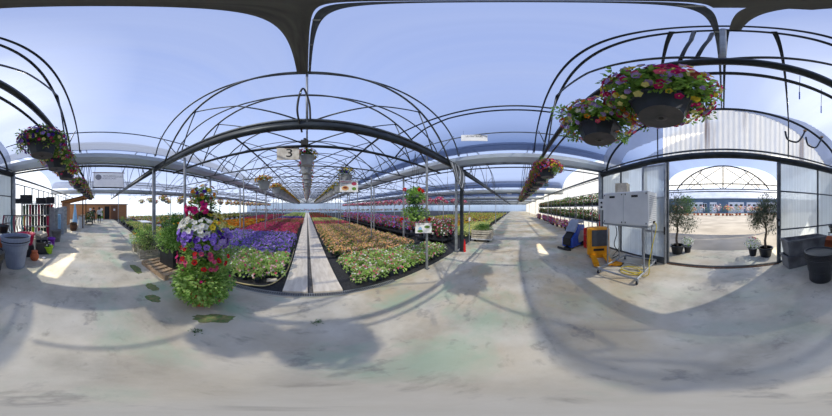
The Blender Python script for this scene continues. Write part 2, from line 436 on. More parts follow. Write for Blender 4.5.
for k in (-1,0,1):
    for s in (-1,1):
        where = ('%s side shoulder purlin over the flower beds along the gutter' % ('planter' if s < 0 else 'trolley')) if k == 0 else 'shoulder purlin under the film of a neighbouring house'
        purlin(s*4.15, z_out(4.15)-.03, -3.5, 48, .022, 'midsteel', where, None if k == 0 else 'neighbouring shoulder purlins', k)
for s in (-1,1):
    b = MB(); b.tube([(s*1.33,2.05,3.20),(s*1.33,48,3.20)], .022, 'dark')
    one('basket_rail','dark rail above the %s row of hanging baskets beside the path' % ('yellow-flowered planter-side' if s < 0 else 'postered'), 'rail', b)
b = MB(); b.tube([(0,2.93,3.24),(0,48,3.24)], .02, 'dark'); one('basket_rail','dark rail carrying the middle column of hanging baskets','rail',b)
b = MB(); b.tube([(-30,-.87,3.11),(60,-.87,3.11)], .02, 'dark'); one('basket_rail','dark rail running above the aisle carrying the large hanging baskets','rail',b)
# braces near the ridge over the aisle
for s in (-1,1):
    b = MB(); b.tube([(s*.30,-.74,5.0),(s*1.89,-3.5,4.6)], .022, 'dark'); b.tube([(s*1.89,-3.5,4.6),(s*1.89,-3.52,3.3)], .022, 'dark')
    one('wind_brace','dark diagonal brace dropping from ridge to door beam on the %s side' % ('olive tub' if s < 0 else 'white cooler'), 'brace', b)
# front and rear beams on for the other bays come with the trusses; rear door beam
b = MB()
b.tube([(-4.65,-3.55,3.20),(4.65,-3.55,3.20)], .10, 'dark', 10); b.tube([(-4.65,-3.50,3.36),(4.65,-3.50,3.36)], .03, 'midsteel')
one('door_beam','thick dark round beam above the wide open doorway','beam',b,smooth=True)
b = MB(); b.tube([(4.65,-3.55,3.10),(60,-3.55,3.10)], .05, 'midsteel', 8); b.tube([(4.65,-3.50,2.98),(60,-3.50,2.98)], .02, 'midsteel')
one('aisle_rail','long steel rail above the plant shelves toward the bright end','rail',b)
b = MB(); b.tube([(-4.65,-3.55,3.10),(-24,-3.55,3.10)], .05, 'midsteel', 8)
one('aisle_rail','long steel rail above the pot shelves toward the wooden shed','rail',b)
b = MB(); b.tube([(4.3*math.sin(PI/2*q), -3.56, 3.22+1.78*math.sqrt(max(0,1-abs(math.sin(PI/2*q))**2.3))) for q in [-1+i/16 for i in range(33)]], .045, 'dark', 8)
one('gable_arch','dark curved arch of the gable above the doorway beam','arch',b,smooth=True)
for i, (xa,za,xb) in enumerate(((.17,4.95,.27),(.06,4.75,.17))):
    b = MB(); b.tube([(xa,-.77,za),(xa+.02,-.77,4.2),(xb,-.77,3.2)], .016, 'dark', 6)
    one('hanger_bar','short dark bar above the largest basket, %s' % ('nearer the second basket' if i == 0 else 'nearer the ridge beam'),'bar',b,smooth=True)
b = MB(); b.tube([(-4.6,2.90,3.16),(4.6,2.90,3.16)], .035, 'dark', 8); one('second_beam','second dark cross beam holding the number 3 sign','beam',b,smooth=True)
b = MB(); b.tube([(2.7,-.74,4.17),(2.7,1.5,4.17),(2.62,2.1,4.0),(2.45,2.6,3.6),(2.29,2.90,3.2)], .022, 'dark', 7); one('brace_bar','bent dark brace bar running from aisle truss down to the second beam','brace',b,smooth=True)
b = MB(); b.tube([(2.62,-.74,4.25),(2.62,3.4,4.25)], .022, 'dark', 7); one('brace_bar','straight dark bar running alongside the bent brace over the geraniums','brace',b,smooth=True)
# posts
def post(x, y, h, w, m, label, group=None, plate=True):
    t = thing('steel_post', label, 'post', (x,y,0), 0, group)
    a = MB(); a.box((0,0,h/2),(w,w,h),m); a.build('shaft', t)
    if plate:
        a = MB(); a.box((0,0,.008),(w*2.4,w*2.4,.016),'midsteel'); 
        for sx in (-1,1):
            for sy in (-1,1): a.tube([(sx*w*.9,sy*w*.9,.01),(sx*w*.9,sy*w*.9,.035)], .012, 'steel')
        a.build('foot_plate', t)
    return t
post(4.66,1.98,3.3,.11,'dark','square black post at the bed corner beside the crate trolley')
post(4.50,2.14,3.2,.08,'steel','galvanised post standing just beside the black corner post')
post(-4.66,2.05,3.3,.11,'steel','galvanised gutter post rising behind the leafy wooden planters')
post(-4.66,-3.5,3.3,.11,'steel','grey gutter post behind the stack of big grey tubs')
post(4.66,-3.5,3.3,.12,'steel','grey gutter post behind the white cooler unit')
post(2.70,2.12,3.1,.045,'steel','thin galvanised post with the small plant notice and geraniums')
post(-2.80,2.12,3.1,.05,'steel','thin galvanised post right behind the petunia tower')
pg = post(2.85,5.4,3.15,.045,'steel','thin post standing among the peach coloured bedding plants','posts in the postered bed')
for i in range(1,9): dup(pg,(2.85,5.4+3.2*i,0))
pg2 = post(-2.80,5.4,3.15,.045,'steel','thin post standing among violet and red bedding plants','posts in the violet and red bed')
for i in range(1,9): dup(pg2,(-2.8,5.4+3.2*i,0))
pr = None
for s in (-1,1):
    lab = 'gutter post in the row between neighbouring houses, %s side' % ('planter' if s < 0 else 'trolley')
    for k in (0,1,2,3):
        for j in range(11):
            if k > 1 and j > 6: continue
            x = s*(4.65+BAY*k); y = 5.2+3.2*j if k == 0 or j else 2.05
            if k and s < 0 and k > 1: continue
            if pr is None: pr = post(x,y,3.3,.07,'steel',lab,'gutter posts, '+('planter' if s < 0 else 'trolley')+' side')
            else: dup(pr,(x,y,0),0,lab,'gutter posts, '+('planter' if s < 0 else 'trolley')+' side')
for k in (1,2,3,4): dup(pr,(4.65+BAY*k,-3.55,0),0,'post on the shelf side of the far bright aisle','shelf side posts')
for k in (1,2): dup(pr,(-4.65-BAY*k,-3.55,0),0,'post on the shelf side toward the wooden shed','shed side posts')

# film roofs with added openings, traced back along the sun from the bright floor patches
SUN_AZ, SUN_EL = rad(-133), rad(45)
sdx, sdy = -math.sin(SUN_AZ)/math.tan(SUN_EL), -math.cos(SUN_AZ)/math.tan(SUN_EL)
patch1 = [(-2.83,-1.57),(-2.74,-.90),(-4.1,-.80),(-5.50,-.84),(-4.4,-1.02),(-3.41,-1.31)]
patch2 = [(6.02,-.98),(6.12,-1.66),(5.0,-1.28),(3.45,-.86),(4.8,-.86)]
def inside(p, poly):
    c = False; n = len(poly)
    for i in range(n):
        (x1,y1),(x2,y2) = poly[i], poly[i-1]
        if (y1 > p[1]) != (y2 > p[1]) and p[0] < (x2-x1)*(p[1]-y1)/(y2-y1)+x1: c = not c
    return c
def roof_film(k, y0, y1, hole=None, name='roof_film'):
    xs = [-4.62+9.24*(.5-.5*math.cos(PI*i/40)) for i in range(41)]; yy = [y0, y1]
    if hole: 
        fx = [q[0]-sdx*5.0-k*BAY for q in hole]; a, c = min(fx)-.7, max(fx)+.7
        xs = [x for x in xs if not a < x < c] + [a+(c-a)*i/int((c-a)/.035) for i in range(int((c-a)/.035)+1)]
        xs = sorted(set(max(-4.64,min(4.64,x)) for x in xs))
        sg = 1 if y1 > y0 else -1; yy = [y0] + [y0+sg*(.01+.035*i) for i in range(60)] + [y1]
    elif y1-y0 > 10: yy = [y0+(y1-y0)*i/10 for i in range(11)]
    vs = [(x, y, z_out(x)+.07) for y in yy for x in xs]; n = len(xs); b = MB(); fs = []
    for j in range(len(yy)-1):
        for i in range(n-1):
            if hole:
                cx, cy = (xs[i]+xs[i+1])/2, (yy[j]+yy[j+1])/2; z = z_out(cx)+.07
                if abs(yy[j+1]-yy[j]) < .1 and inside((cx+k*BAY+sdx*z, cy+sdy*z), hole): continue
            fs.append((j*n+i, j*n+i+1, (j+1)*n+i+1, (j+1)*n+i))
    b.add(vs, fs, 'film'); o = b.build(name, None, (k*BAY,0,0), True); return struct(o)
for k in bays:
    hole = {-1: patch1}.get(k)
    roof_film(k, -3.64 if k == 0 else -5.22, 48, None if k == 0 else hole, 'ceiling')
# second bright patch falls through matching holes cut in the gable and canopy films
def gable_film():   # clear film filling the cooler side of the gable, with an added hole for the second patch
    b = MB(); st = .03; x = 1.78; fs = []; vs = []
    st = .04; nx, nz = int(9.2/st), int((5.1-3.3)/st)
    for i in range(nx):
        for j in range(nz):
            x0, z0 = -4.6+i*st, 3.3+j*st; cx, cz = x0+st/2, z0+st/2
            if z0 > z_out(cx)+.07 or (cx < 1.77 and abs(cx) < 3.74 and z0+st < z_in(cx)-.03): continue
            if inside((cx+sdx*cz, -3.62+sdy*cz), patch2): continue
            o = len(vs); vs += [(x0,-3.62,z0),(x0+st,-3.62,z0),(x0+st,-3.62,z0+st),(x0,-3.62,z0+st)]; fs.append((o,o+1,o+2,o+3))
    b.add(vs, fs, 'film'); o = b.build('wall_gable_film'); bm = bmesh.new(); bm.from_mesh(o.data); bmesh.ops.remove_doubles(bm, verts=bm.verts, dist=.002); bm.to_mesh(o.data); bm.free(); struct(o)
gable_film()
roof_film(0, -3.64, -10.5, patch2, 'ceiling_canopy')  # film put over the canopy to soften sun through the doorway
# ------------------------------------------------------------------ end walls and glazing
def corr_wall(x0, x1, y, zf, ztop, name, amp=.022, pitch=.15):
    """corrugated sheet along X, bottom zf(x), top ztop(x)"""
    b = MB(); n = int((x1-x0)/(pitch/4)); vs = []
    for i in range(n+1):
        x = x0+(x1-x0)*i/n; yy = y+amp*math.sin(2*PI*x/pitch)
        vs += [(x,yy,zf), (x,yy,max(zf+.01,ztop(x)))]
    b.add(vs, [(2*i,2*i+2,2*i+3,2*i+1) for i in range(n)], 'corr'); return struct(b.build(name, None, None, True))
corr_wall(-4.5, 1.77, -3.62, 3.3, lambda x: max(3.31, z_in(x)-.02) if abs(x) < 3.7 else 3.31, 'wall_gable')
corr_wall(-4.5, 4.5, -10.5, 3.35, lambda x: z_out(x)-.03, 'wall_canopy_end')
for k in bays:
    if k == 0: continue
    if k > 0: corr_wall(k*BAY-4.6, k*BAY+4.6, -5.2, 0 if k > 0 else 2.9, lambda x: z_out(x-k*BAY)-.03, 'wall_rear_%s' % 'abcdefghij'[k+2], .02, .15 if k > 1 else .1)
    else: 
        b = MB(); xs = [k*BAY-4.6+9.2*i/30 for i in range(31)]
        b.add([(x,-5.2,.0) for x in xs]+[(x,-5.2,z_out(x-k*BAY)-.03) for x in xs], [(i,i+1,32+i-0,31+i) for i in range(30)], 'twinwall')
        struct(b.build('wall_rear_%s' % 'abcdefghij'[k+2]))
        b = MB()
        for i in range(9): b.box((k*BAY-4.6+1.15*i,-5.15,1.65),(.06,.06,3.3),'midsteel')
        for zz in (.05,1.1,2.2,3.3): b.box((k*BAY,-5.15,zz),(9.2,.05,.06),'midsteel')
        struct(b.build('window_%d' % (2-k)))
def glazing(x0, x1, y, z0, z1, name, cols, rows, m='twinwall', frame='midsteel', fw=.05):
    fr = MB()
    for i in range(cols+1): fr.box((x0+(x1-x0)*i/cols, y, (z0+z1)/2), (fw, fw, z1-z0), frame)
    for zz in rows: fr.box(((x0+x1)/2, y, zz), (abs(x1-x0), fw*.9, fw*.8), frame)
    o = struct(fr.build(name))
    b = MB(); b.box(((x0+x1)/2, y-.02, (z0+z1)/2), (abs(x1-x0), .012, z1-z0), m); b.build('pane', o); return o
glazing(-4.6,-1.62,-3.58,0,3.12,'window_1',2,(.03,1.05,2.2,3.1))
glazing(2.35,4.6,-3.58,0,3.12,'window_2',2,(.03,1.05,2.2,3.1))
# sliding door leaf: framed, in front of the wall
t = thing('door_leaf','tall framed translucent sliding door leaf pushed back behind the white cooler','door',(1.98,-3.42,0)); 
a = MB()
for x in (-.38,.38): a.box((x,0,1.53),(.06,.045,3.0),'steel')
for z in (.05,1.0,2.0,3.0): a.box((0,0,z),(.76,.04,.05),'steel')
a.build('frame', t)
a = MB(); a.box((0,-.005,1.6),(.72,.012,2.85),'twinwall'); a.build('panel', t)
a = MB(); a.box((0,.0,.12),(.74,.05,.2),'midsteel'); a.build('kick_plate', t)
a = MB(); a.box((-.38,.04,1.05),(.03,.04,.22),'ink'); a.build('handle', t)
# door frame
b = MB()
for s in (-1,1): b.box((s*1.59,-3.55,1.55),(.09,.10,3.1),'midsteel')
b.box((0,-3.55,.012),(3.1,.10,.024),'ink')
b.box((0,-3.47,.008),(3.1,.05,.016),'wood_dark')
struct(b.build('door_1'))
b = MB(); b.box((-1.55,-3.48,1.25),(.05,.06,.28),'ink'); b.box((-1.55,-3.45,1.25),(.03,.03,.12),'steel')
one('door_latch','black latch box on the door post beside the grey troughs','latch',b)
# side returns and far walls
for s, nm in ((-1,'wall_return_left'),(1,'wall_return_right')):
    b = MB(); b.box((s*4.7,-4.35,1.6),(.02,1.55,3.2),'twinwall'); struct(b.build(nm))
b = MB(); b.box((22,48.1,1.8),(92,.04,3.6),'twinwall'); struct(b.build('wall_far'))
b = MB(); b.box((65.2,21,1.8),(.04,54,3.6),'twinwall'); struct(b.build('wall_right_end'))
b = MB(); b.box((-23.4,26.5,1.8),(.04,43,3.6),'twinwall'); struct(b.build('wall_left_end'))
# canopy end truss and posts outside the door
t = thing('roof_truss','arched end truss of the canopy outside the doorway','truss',(0,-10.4,0))
a = MB(); a.tube([(x,0,z_in(x)+.1) for x in [-3.76+7.52*i/22 for i in range(23)]],.06,'midsteel'); a.build('arch',t)
for z in (3.2,3.62): a = MB(); a.tube([(-4.6,0,z),(4.6,0,z)],.045,'midsteel'); a.build('tie_beam',t)
a = MB(); a.tube([(0,0,3.2),(0,0,5.1)],.05,'midsteel'); a.build('king_post',t)
for q in (-1,1):
    for xa,za,xb in ((.1,3.2,2.0),(1.5,3.2,2.6),(3.0,3.2,1.6),(.1,5.0,2.8)):
        a = MB(); a.tube([(q*xa,0,za),(q*xb,0,z_in(xb)+.1 if za < 4 else 3.2)],.028,'midsteel'); a.build('strut',t)
for s in (-1,1): post(s*4.6,-10.4,3.4,.10,'steel','canopy corner post in the yard beyond the %s olive tree' % ('white-flowered' if s < 0 else 'cooler-side'))
b = MB(); b.tube([(-4.6,-10.34,3.0),(4.6,-10.34,3.0)], .04, 'midsteel'); one('canopy_beam','steel beam across the outer end of the yard canopy','beam',b)

# ------------------------------------------------------------------ yard buildings and plants
t = thing('workshop','long low blue grey workshop with pale garage doors across the yard','building',(0,-46,0))
a = MB(); a.box((-4,-4,2.5),(70,8,5.0),'yardwall'if 0 else 'bluewall' if 'bluewall' in M else 'midsteel'); a.build('walls', t)
wall_o = t.children[0]
M['bluewall'] = mat('blue_grey_render', (.12,.18,.28), .8, 0, (.08,.13,.20), .4)
M['roofsheet'] = mat('pale_roof_sheet', (.50,.54,.62), .6, 0, (.38,.42,.50), .5)
M['doorpanel'] = mat('pale_door_panel', (.72,.74,.78), .6)
wall_o.data.materials[0] = M['bluewall']
a = MB(); a.add([(-40,.6,4.9),(32,.6,4.9),(32,-5,8.6),(-40,-5,8.6),(-40,.6,5.2),(32,.6,5.2),(32,-5,8.9),(-40,-5,8.9)], [(0,1,2,3),(7,6,5,4),(0,4,5,1),(2,6,7,3),(0,3,7,4),(1,5,6,2)], 'roofsheet'); a.build('roof', t)
for x, w in ((-11,5.4),(-4.6,5.4),(3.4,2.4),(9.5,5),(-18,5.2)):
    a = MB(); a.box((x,.05,1.9),(w,.1,3.6),'doorpanel')
    o = a.build('garage_door', t)
    for i in range(3):
        a = MB(); a.box((x-w/3+i*w/3,.12,2.7),(w*.18,.04,.6),'ink'); a.build('pane', o)
a = MB(); a.box((6.4,.06,2.6),(1.6,.1,1.5),'doorpanel')
for s in (-1,1): a.box((6.4+s*.38,.12,2.6),(.62,.03,1.2),'ink')
a.build('window', t)
def potted(name, label, cat, x, y, ph, pr, potm, rx, rz, cz, n, L, lm, ms=None, nb=0, fr=.05, group=None, cluster=None):
    t = thing(name, label, cat, (x,y,0), 0, group)
    a = MB(); a.lathe([(pr*.7,0),(pr*.95,ph*.85),(pr*1.05,ph*.87),(pr*1.05,ph),(pr*.92,ph),(pr*.88,ph*.9)], potm, n=14); a.build('pot', t, smooth=False)
    a = MB(); bush(a, (0,0,cz), rx, rx, rz, n, L, L*.5, lm, -.8, .3); a.build('foliage', t)
    if ms:
        a = MB(); blooms(a, (0,0,cz), rx, rx, rz, nb, fr, ms, -.2); a.build('blossoms', t)
    return t
lab = 'large potted shrub in the long row in front of the workshop'
row = [potted('potted_shrub', lab,'potted plant',0,-30,.42,.30,'terracotta',.55,.9,1.5,140,.22,'leaf_dark',None,0,.1,'yard shrubs'),
       potted('potted_shrub', lab,'potted plant',-1.6,-30,.42,.30,'terracotta',.6,.7,1.4,110,.22,'leaf',['f_orange','f_rose'],26,.13,'yard shrubs'),
       potted('potted_shrub', lab,'potted plant',1.6,-30,.42,.30,'terracotta',.65,.9,1.5,110,.22,'leaf_olive',['f_pink','f_white'],30,.15,'yard shrubs')]
for i in range(34):
    x = -17+i*1.0+R.uniform(-.2,.2)
    if abs(x) < .8 or abs(abs(x)-1.6) < .5: continue
    dup(row[R.randrange(3)], (x,-30.5+R.uniform(-1,1),0), R.uniform(0,6), None, 'yard shrubs', R.uniform(.8,1.15))
t = thing('dark_tree','big dark evergreen tree beside the workshop beyond the olive tree','tree',(11,-38,0))
a = MB(); bush(a,(0,0,2.6),3.2,2.5,2.9,1500,.5,.28,'leaf_dark',-.9,.4); a.build('foliage',t)
a = MB(); a.tube([(0,0,0),(0,0,2)],.2,'bark'); a.build('trunk',t)
# ------------------------------------------------------------------ olive trees by the door
def olive(x, y, h, label, seed, crown_r, cz):
    R.seed(seed)
    t = thing('potted_olive_tree', label, 'potted tree', (x,y,-.02))
    a = MB(); a.lathe([(.17,0),(.24,.30),(.26,.31),(.26,.36),(.235,.36),(.22,.32)], 'black_plastic', n=20)
    p = a.build('pot', t, smooth=True); a = MB(); a.lathe([(.0,.325),(.22,.325)], 'soil', n=16); a.build('soil', p)
    tr = MB(); tr.tube([(0,0,.3),(.03,.01,.6),(-.02,.02,.9),(.02,0,1.2)], .05, 'bark', 7, r2=.03); ends = []
    for i in range(9):
        an = i*2.4; e = Vector((math.cos(an)*crown_r*.7, math.sin(an)*crown_r*.7, cz+R.uniform(-.3,.5)))
        tr.tube([(0,0,1.0+.03*i), e*.5+Vector((0,0,.55)), e], .018, 'bark', 5, r2=.006); ends.append(e)
    tr.build('trunk', t)
    f = MB()
    for e in ends+[Vector((0,0,cz)), Vector((0,0,cz+.35))]: bush(f, e, crown_r*.6, crown_r*.6, .38, 420, .085, .026, 'leaf_olive', -1, .15)
    f.build('foliage', t); return t
olive(-1.42,-4.25,2,'olive tree in a black pot beside the white and pink flowers',3,.50,1.50)
olive(1.62,-4.5,2,'broad olive tree in a black tub on the cooler side of the doorway',4,.66,1.45)
potted('potted_azalea','white azalea with pink buds potted beside the olive tree','potted plant',-1.02,-4.45,.28,.16,'black_plastic',.27,.20,.45,150,.07,'leaf',['f_white','f_white','f_white'],60,.04)
potted('potted_azalea','white flowering pot under the broad olive tree','potted plant',1.30,-4.75,.25,.15,'black_plastic',.22,.17,.42,110,.07,'leaf',['f_white'],40,.04)
a = MB(); blooms(a,(-1.02,-4.45,.55),.2,.2,.14,6,.045,['f_hot'],.1); o = a.build('blossoms'); pz = [q for q in bpy.data.objects if q.name == 'potted_azalea'][0]; o.parent = pz; o.location = (1.02,4.45,0)
M2 = None
# ------------------------------------------------------------------ plants: hanging baskets
def basket_mb(r=.24, h=.19, n=8, m='pot_slate', mb='pot_base', rb=.78):
    a = MB(); a.lathe([(r*rb*.98,0),(r*rb,.01),(r*.97,h*.9),(r*1.04,h*.92),(r*1.04,h),(r*.94,h),(r*.9,h*.85)], m, n=n)
    a.lathe([(r*rb*.95,-.004),(r*rb*.95,.004)], mb, n=24)
    a.lathe([(r*.16,-.010),(r*.22,-.004)], mb, n=16); a.lathe([(r*.08,-.012),(r*.1,-.008)], 'ink', n=12)
    return a
def hanger_mb(r, z0, z1):
    a = MB()
    for i in range(4):
        q = i*PI/2+.4; a.tube([(r*math.cos(q),r*math.sin(q),z0),(r*.55*math.cos(q),r*.55*math.sin(q),z0+(z1-z0)*.55),(0,0,z1)], .004, 'ink', 4)
    a.tube([(0,0,z1),(.0,.0,z1+.04)], .006, 'ink', 4); return a
def big_basket(label, x, y, z, seed, cols, spread, nl=900, nf=110, rz=0, top=3.09, group=None, fr=.034):
    R.seed(seed)
    t = thing('hanging_basket', label, 'hanging basket', (x,y,z), rz, group)
    pot = basket_mb().build('pot', t)
    hanger_mb(.22, .18, top-z).build('hanger', t)
    f = MB(); bush(f,(0,0,.29),spread*.85,spread*.85,.16,nl*2,.060,.034,'leaf',-.2,.35,['leaf','leaf','leaf_dark'])
    for i in range(16):   # trailing stems
        q = i*.393+R.random()*.2; L = spread*R.uniform(.85,1.15); e = Vector((math.cos(q)*L, math.sin(q)*L, R.uniform(.08,.38)))
        f.tube([(0,0,.2), e*.55+Vector((0,0,.2)), e], .004, 'leaf', 4)
        bush(f, e*.88+Vector((0,0,.05)), .12,.12,.09, 60,.05,.028,'leaf',-1,.1)
    f.build('foliage', t)
    for i, (m, frac) in enumerate(cols):
        a = MB(); q0 = i*2.1
        blooms(a,(0,0,.27),spread,spread,.22,int(nf*frac*2.6),fr*.9,[m],-.45,1.06,'f_cream' if m in ('f_hot','f_rose') else None); a.build('blossoms', t)
    return t
mixed = [('f_hot',.32),('f_cream',.16),('f_yellow',.10),('f_lilac',.20),('f_rose',.15),('f_brown',.07)]
dark_mix = [('f_deep',.30),('f_purple',.25),('f_cream',.22),('f_hot',.23)]
B1 = big_basket('largest hanging basket overhead, magenta and yellow petunias in a dark faceted bowl', (.46),-.91,2.53, 11, mixed, .40, 1200, 150)
B2 = big_basket('second overhead basket beside the largest one, orange pink and lilac blooms', 1.19,-.88,2.54, 12, [('f_rose',.25),('f_lilac',.3),('f_orange2',.15),('f_cream',.2),('f_white',.1)], .40, 1100, 130)
R.seed(20)
B3 = big_basket('hanging basket with vivid red and yellow blooms, first past the two overhead ones', 3.45,-.86,2.54, 13, [('f_rose',.4),('f_yellow',.25),('f_purple',.15),('f_hot',.2)], .38, 800, 150)
for i, x in enumerate((4.3,5.1,6.0,6.9,7.8,9.0,10.2,11.5,13,14.5,16.2,18)):
    dup(B3,(x,-.86,2.52 if i%2 else 2.56),i*1.3,'hanging basket in the receding mixed-colour row over the bright end of the aisle','mixed baskets toward the bright end')
B4 = big_basket('dark basket full of deep purple and cream pansies, over the big grey tubs', -1.92,-.88,2.58, 14, dark_mix, .36, 1000, 130)
B5 = big_basket('basket with magenta and violet flowers hanging just behind the purple pansy basket', -2.66,-.88,2.54, 15, [('f_hot',.4),('f_purple',.2),('f_orange2',.1),('f_cream',.3)], .34, 800, 110)
B6 = dup(B5,(-3.5,-.88,2.5),2,'third basket from the tubs end with pink blooms, below the dark arch')
for i, x in enumerate((-5.5,-6.3,-7.4,-8.6,-10,-11.6,-13.4)):
    dup(B5,(x,-.88,2.52),i*1.7,'pink and violet basket in the receding row toward the wooden shed','violet baskets toward the shed')
# grey pots over the flower beds
def grey_basket(label, loc, seed, cols, group=None, r=.20, h=.26):
    R.seed(seed); x, y, z = loc
    t = thing('hanging_pot', label, 'hanging basket', loc, 0, group)
    basket_mb(r,h,16,'pot_light','pot_light',.70).build('pot', t, smooth=False)
    hanger_mb(r,h*.95,3.18-z).build('hanger', t)
    f = MB(); bush(f,(0,0,h+.04),r*1.3,r*1.3,.12,240,.07,.035,'leaf_dark',-.3,.3); f.build('foliage', t)
    a = MB(); blooms(a,(0,0,h+.05),r*1.35,r*1.35,.16,80,.035,cols,-.1); a.build('blossoms', t); return t
G1 = grey_basket('first grey hanging pot of the middle column, above the path behind sign 3', (0,3.25,2.78), 31, ['f_yellow','f_yellow','f_hot','f_brown'], 'middle column pots', .19, .24)
for i in range(1,22): dup(G1,(R.uniform(-.03,.03),3.25+.85*i,2.78),i*1.1,'light grey hanging pot further along the middle column above the path')
G2 = grey_basket('grey hanging pot with yellow blooms on its own at the front of the planter-side row', (-1.33,3.95,2.28), 32, ['f_yellow','f_orange2'], 'planter-side pot row')
G3 = grey_basket('grey hanging pot with yellow flowers directly above the white plant poster', (1.12,3.72,2.42), 33, ['f_yellow','f_yellow','f_deep'], 'poster-side pot row')
for i in range(22):
    dup(G2,(-1.33,5.6+.75*i,2.32),i*1.3,'grey pot in the receding planter-side row of yellow and pink hanging baskets')
    dup(G3,(1.33,4.75+.75*i,2.36),i*1.3,'grey pot in the receding row of hanging baskets beyond the plant poster')
# pink hanging rows in the neighbouring houses (far, small)
def small_basket(cols, label, group, seed, lm='leaf'):
    R.seed(seed); a = MB(); a.lathe([(.12,0),(.17,.16),(.15,.16)],'pot_light',n=10); bush(a,(0,0,.22),.26,.26,.15,60,.10,.055,lm,-.5,.3); blooms(a,(0,0,.22),.29,.29,.17,44,.06,cols,-.4)
    for q in range(3): a.tube([(.16*math.cos(q*2.1),.16*math.sin(q*2.1),.15),(0,0,.9)],.003,'ink',3)
    o = a.build('hanging_basket'); return tag(o, label, 'hanging basket', group)
sp = small_basket(['f_hot','f_pink','f_hot'],'pink flowering basket hanging in rows in the house beyond the black post','pink baskets beyond the black post',41)
sg = small_basket(['f_rose','f_yellow'],'leafy green basket hanging in rows in the house behind the planters','green baskets behind the planters',42)
first = True
for (x, z) in ((7.2,2.05),(9.3,2.05),(11.4,2.05)):
    for i in range(22):
        loc = (x, 4.6+1.0*i, z)
        if first: sp.location = loc; first = False
        else: o = sp.copy(); C.objects.link(o); o.location = loc; o.rotation_euler = (0,0,i*1.7)
first = True
for (x, z) in ((-7.2,2.1),(-9.3,2.1),(-11.4,2.1)):
    for i in range(16):
        loc = (x, 3.8+1.4*i, z)
        if first: sg.location = loc; first = False
        else: o = sg.copy(); C.objects.link(o); o.location = loc; o.rotation_euler = (0,0,i*1.7)
for x in (-11.4,-9.3,-7.2,7.2,9.3,11.4):
    b = MB(); b.tube([(x,2.05,3.0),(x,40,3.0)],.02,'midsteel'); one('basket_rail','rail carrying small baskets in the neighbouring house, %s side' % ('planter' if x < 0 else 'trolley'),'rail',b,group='neighbour basket rails %s' % ('p' if x<0 else 't'))

# ------------------------------------------------------------------ bedding plants
def bed_proto(name, label, group, seed, leaf, cols, nb, h=.20, r=.15, fr=.022, potm='pot_slate', nl=70, L=.07):
    out = []
    for v in range(3):
        R.seed(seed+v)
        t = thing(name, label, 'bedding plant', (0,0,0), 0, group)
        a = MB(); a.lathe([(.05,0),(.068,.10),(.072,.10),(.062,.10)], potm, n=8); a.build('pot', t)
        a = MB(); bush(a,(0,0,.10+h*.4),r,r,h*.55,nl,L,L*.55,leaf,-.3,.25); a.build('foliage', t)
        a = MB(); blooms(a,(0,0,.10+h*.4),r,r,h*.62,nb,fr,cols,.05); a.build('blossoms', t)
        out.append(t)
    return out
def fill(protos, x0, x1, y0, y1, dx, dy, cond=None, jit=.035, smin=.9, smax=1.15, cap=298):
    pts = []; y = y0; j = 0
    while y < y1:
        x = x0 + (dx/2 if j%2 else 0)
        while x < x1:
            if cond is None or cond(x,y): pts.append((x+R.uniform(-jit,jit), y+R.uniform(-jit,jit)))
            x += dx
        y += dy; j += 1
    n = 0
    for x, y in pts[:cap]:
        p = protos[n%3]; s = R.uniform(smin,smax)
        if n < 3: p.location = (x,y,0); p.rotation_euler = (0,0,R.uniform(0,6)); p.scale = (s,s,s)
        else: dup(p,(x,y,0),R.uniform(0,6),scale=s)
        n += 1
    return pts[cap:]
def stuff(name, label, pts, leaf, cols, h=.2, r=.15, nl=14, nb=20, fr=.045, L=.11, z0=0, cat='bedding plants'):
    a = MB()
    for x, y in pts:
        bush(a,(x,y,z0+.08+h*.4),r,r,h*.55,nl,L,L*.6,leaf,-.1,.3); blooms(a,(x,y,z0+.08+h*.4),r,r,h*.65,nb,fr,cols,.1)
    o = a.build(name); tag(o, label, cat); o['kind'] = 'stuff'; return o
def grid(x0,x1,y0,y1,d): 
    o = []; y = y0
    while y < y1:
        x = x0
        while x < x1: o.append((x+R.uniform(-.04,.04), y+R.uniform(-.04,.04))); x += d
        y += d
    return o
PK = bed_proto('pink_impatiens','low green plant with pale pink blooms at the front of the violet bed','front pink plants of the violet bed',101,'leaf_light',['f_pink','f_pink','f_rose','f_white'],15,.26,.165,.027,nl=120)
fill(PK,-4.0,-.62,2.55,4.0,.27,.25, lambda x,y: y > 2.5+.0*x and (y > 2.75 or x < -.95) and (x+.62)**2*0+1)
PR = bed_proto('pink_impatiens','low green plant with pale pink blooms edging the peach coloured bed','front pink plants of the peach bed',111,'leaf_light',['f_pink','f_pink','f_rose','f_white'],14,.26,.165,.027,nl=120)
fill(PR,.98,4.15,2.42,3.85,.27,.25, lambda x,y: y < 3.85-.18*(x-1))
PV = bed_proto('violet_petunia','violet petunia plant in the bed on the petunia tower side of the path','violet petunias',121,'leaf',['f_purple','f_lilac','f_purple'],34,.26,.17,.034)
fill(PV,-4.2,-.62,4.05,7.4,.28,.27)
PO = bed_proto('peach_begonia','peach orange bedding plant in the broad bed beside the slab path','peach bedding plants',131,'leaf',['f_orange','f_orange','f_orange','f_pink'],50,.22,.165,.027)
rest = fill(PO,.85,4.2,3.95,12,.28,.28, lambda x,y: y > 4.0-.18*(x-1))
stuff('peach_begonias','further peach orange blooms deeper in the broad bed beyond the posts',rest,'leaf',['f_orange','f_orange','f_pink'])
PC = bed_proto('crimson_petunia','crimson bedding plant in the vivid band behind the violet petunias','crimson bedding plants',141,'leaf',['f_hot','f_rose'],44,.22,.165,.040)
fill(PC,-4.2,-.62,7.6,12.6,.30,.29)
R.seed(77)
def band(x0,x1,y0,y1,leaf,cols,label,d=.36,**k): return stuff('bedding_plants',label,grid(x0,x1,y0,y1,d),leaf,cols,r=.2,**k)
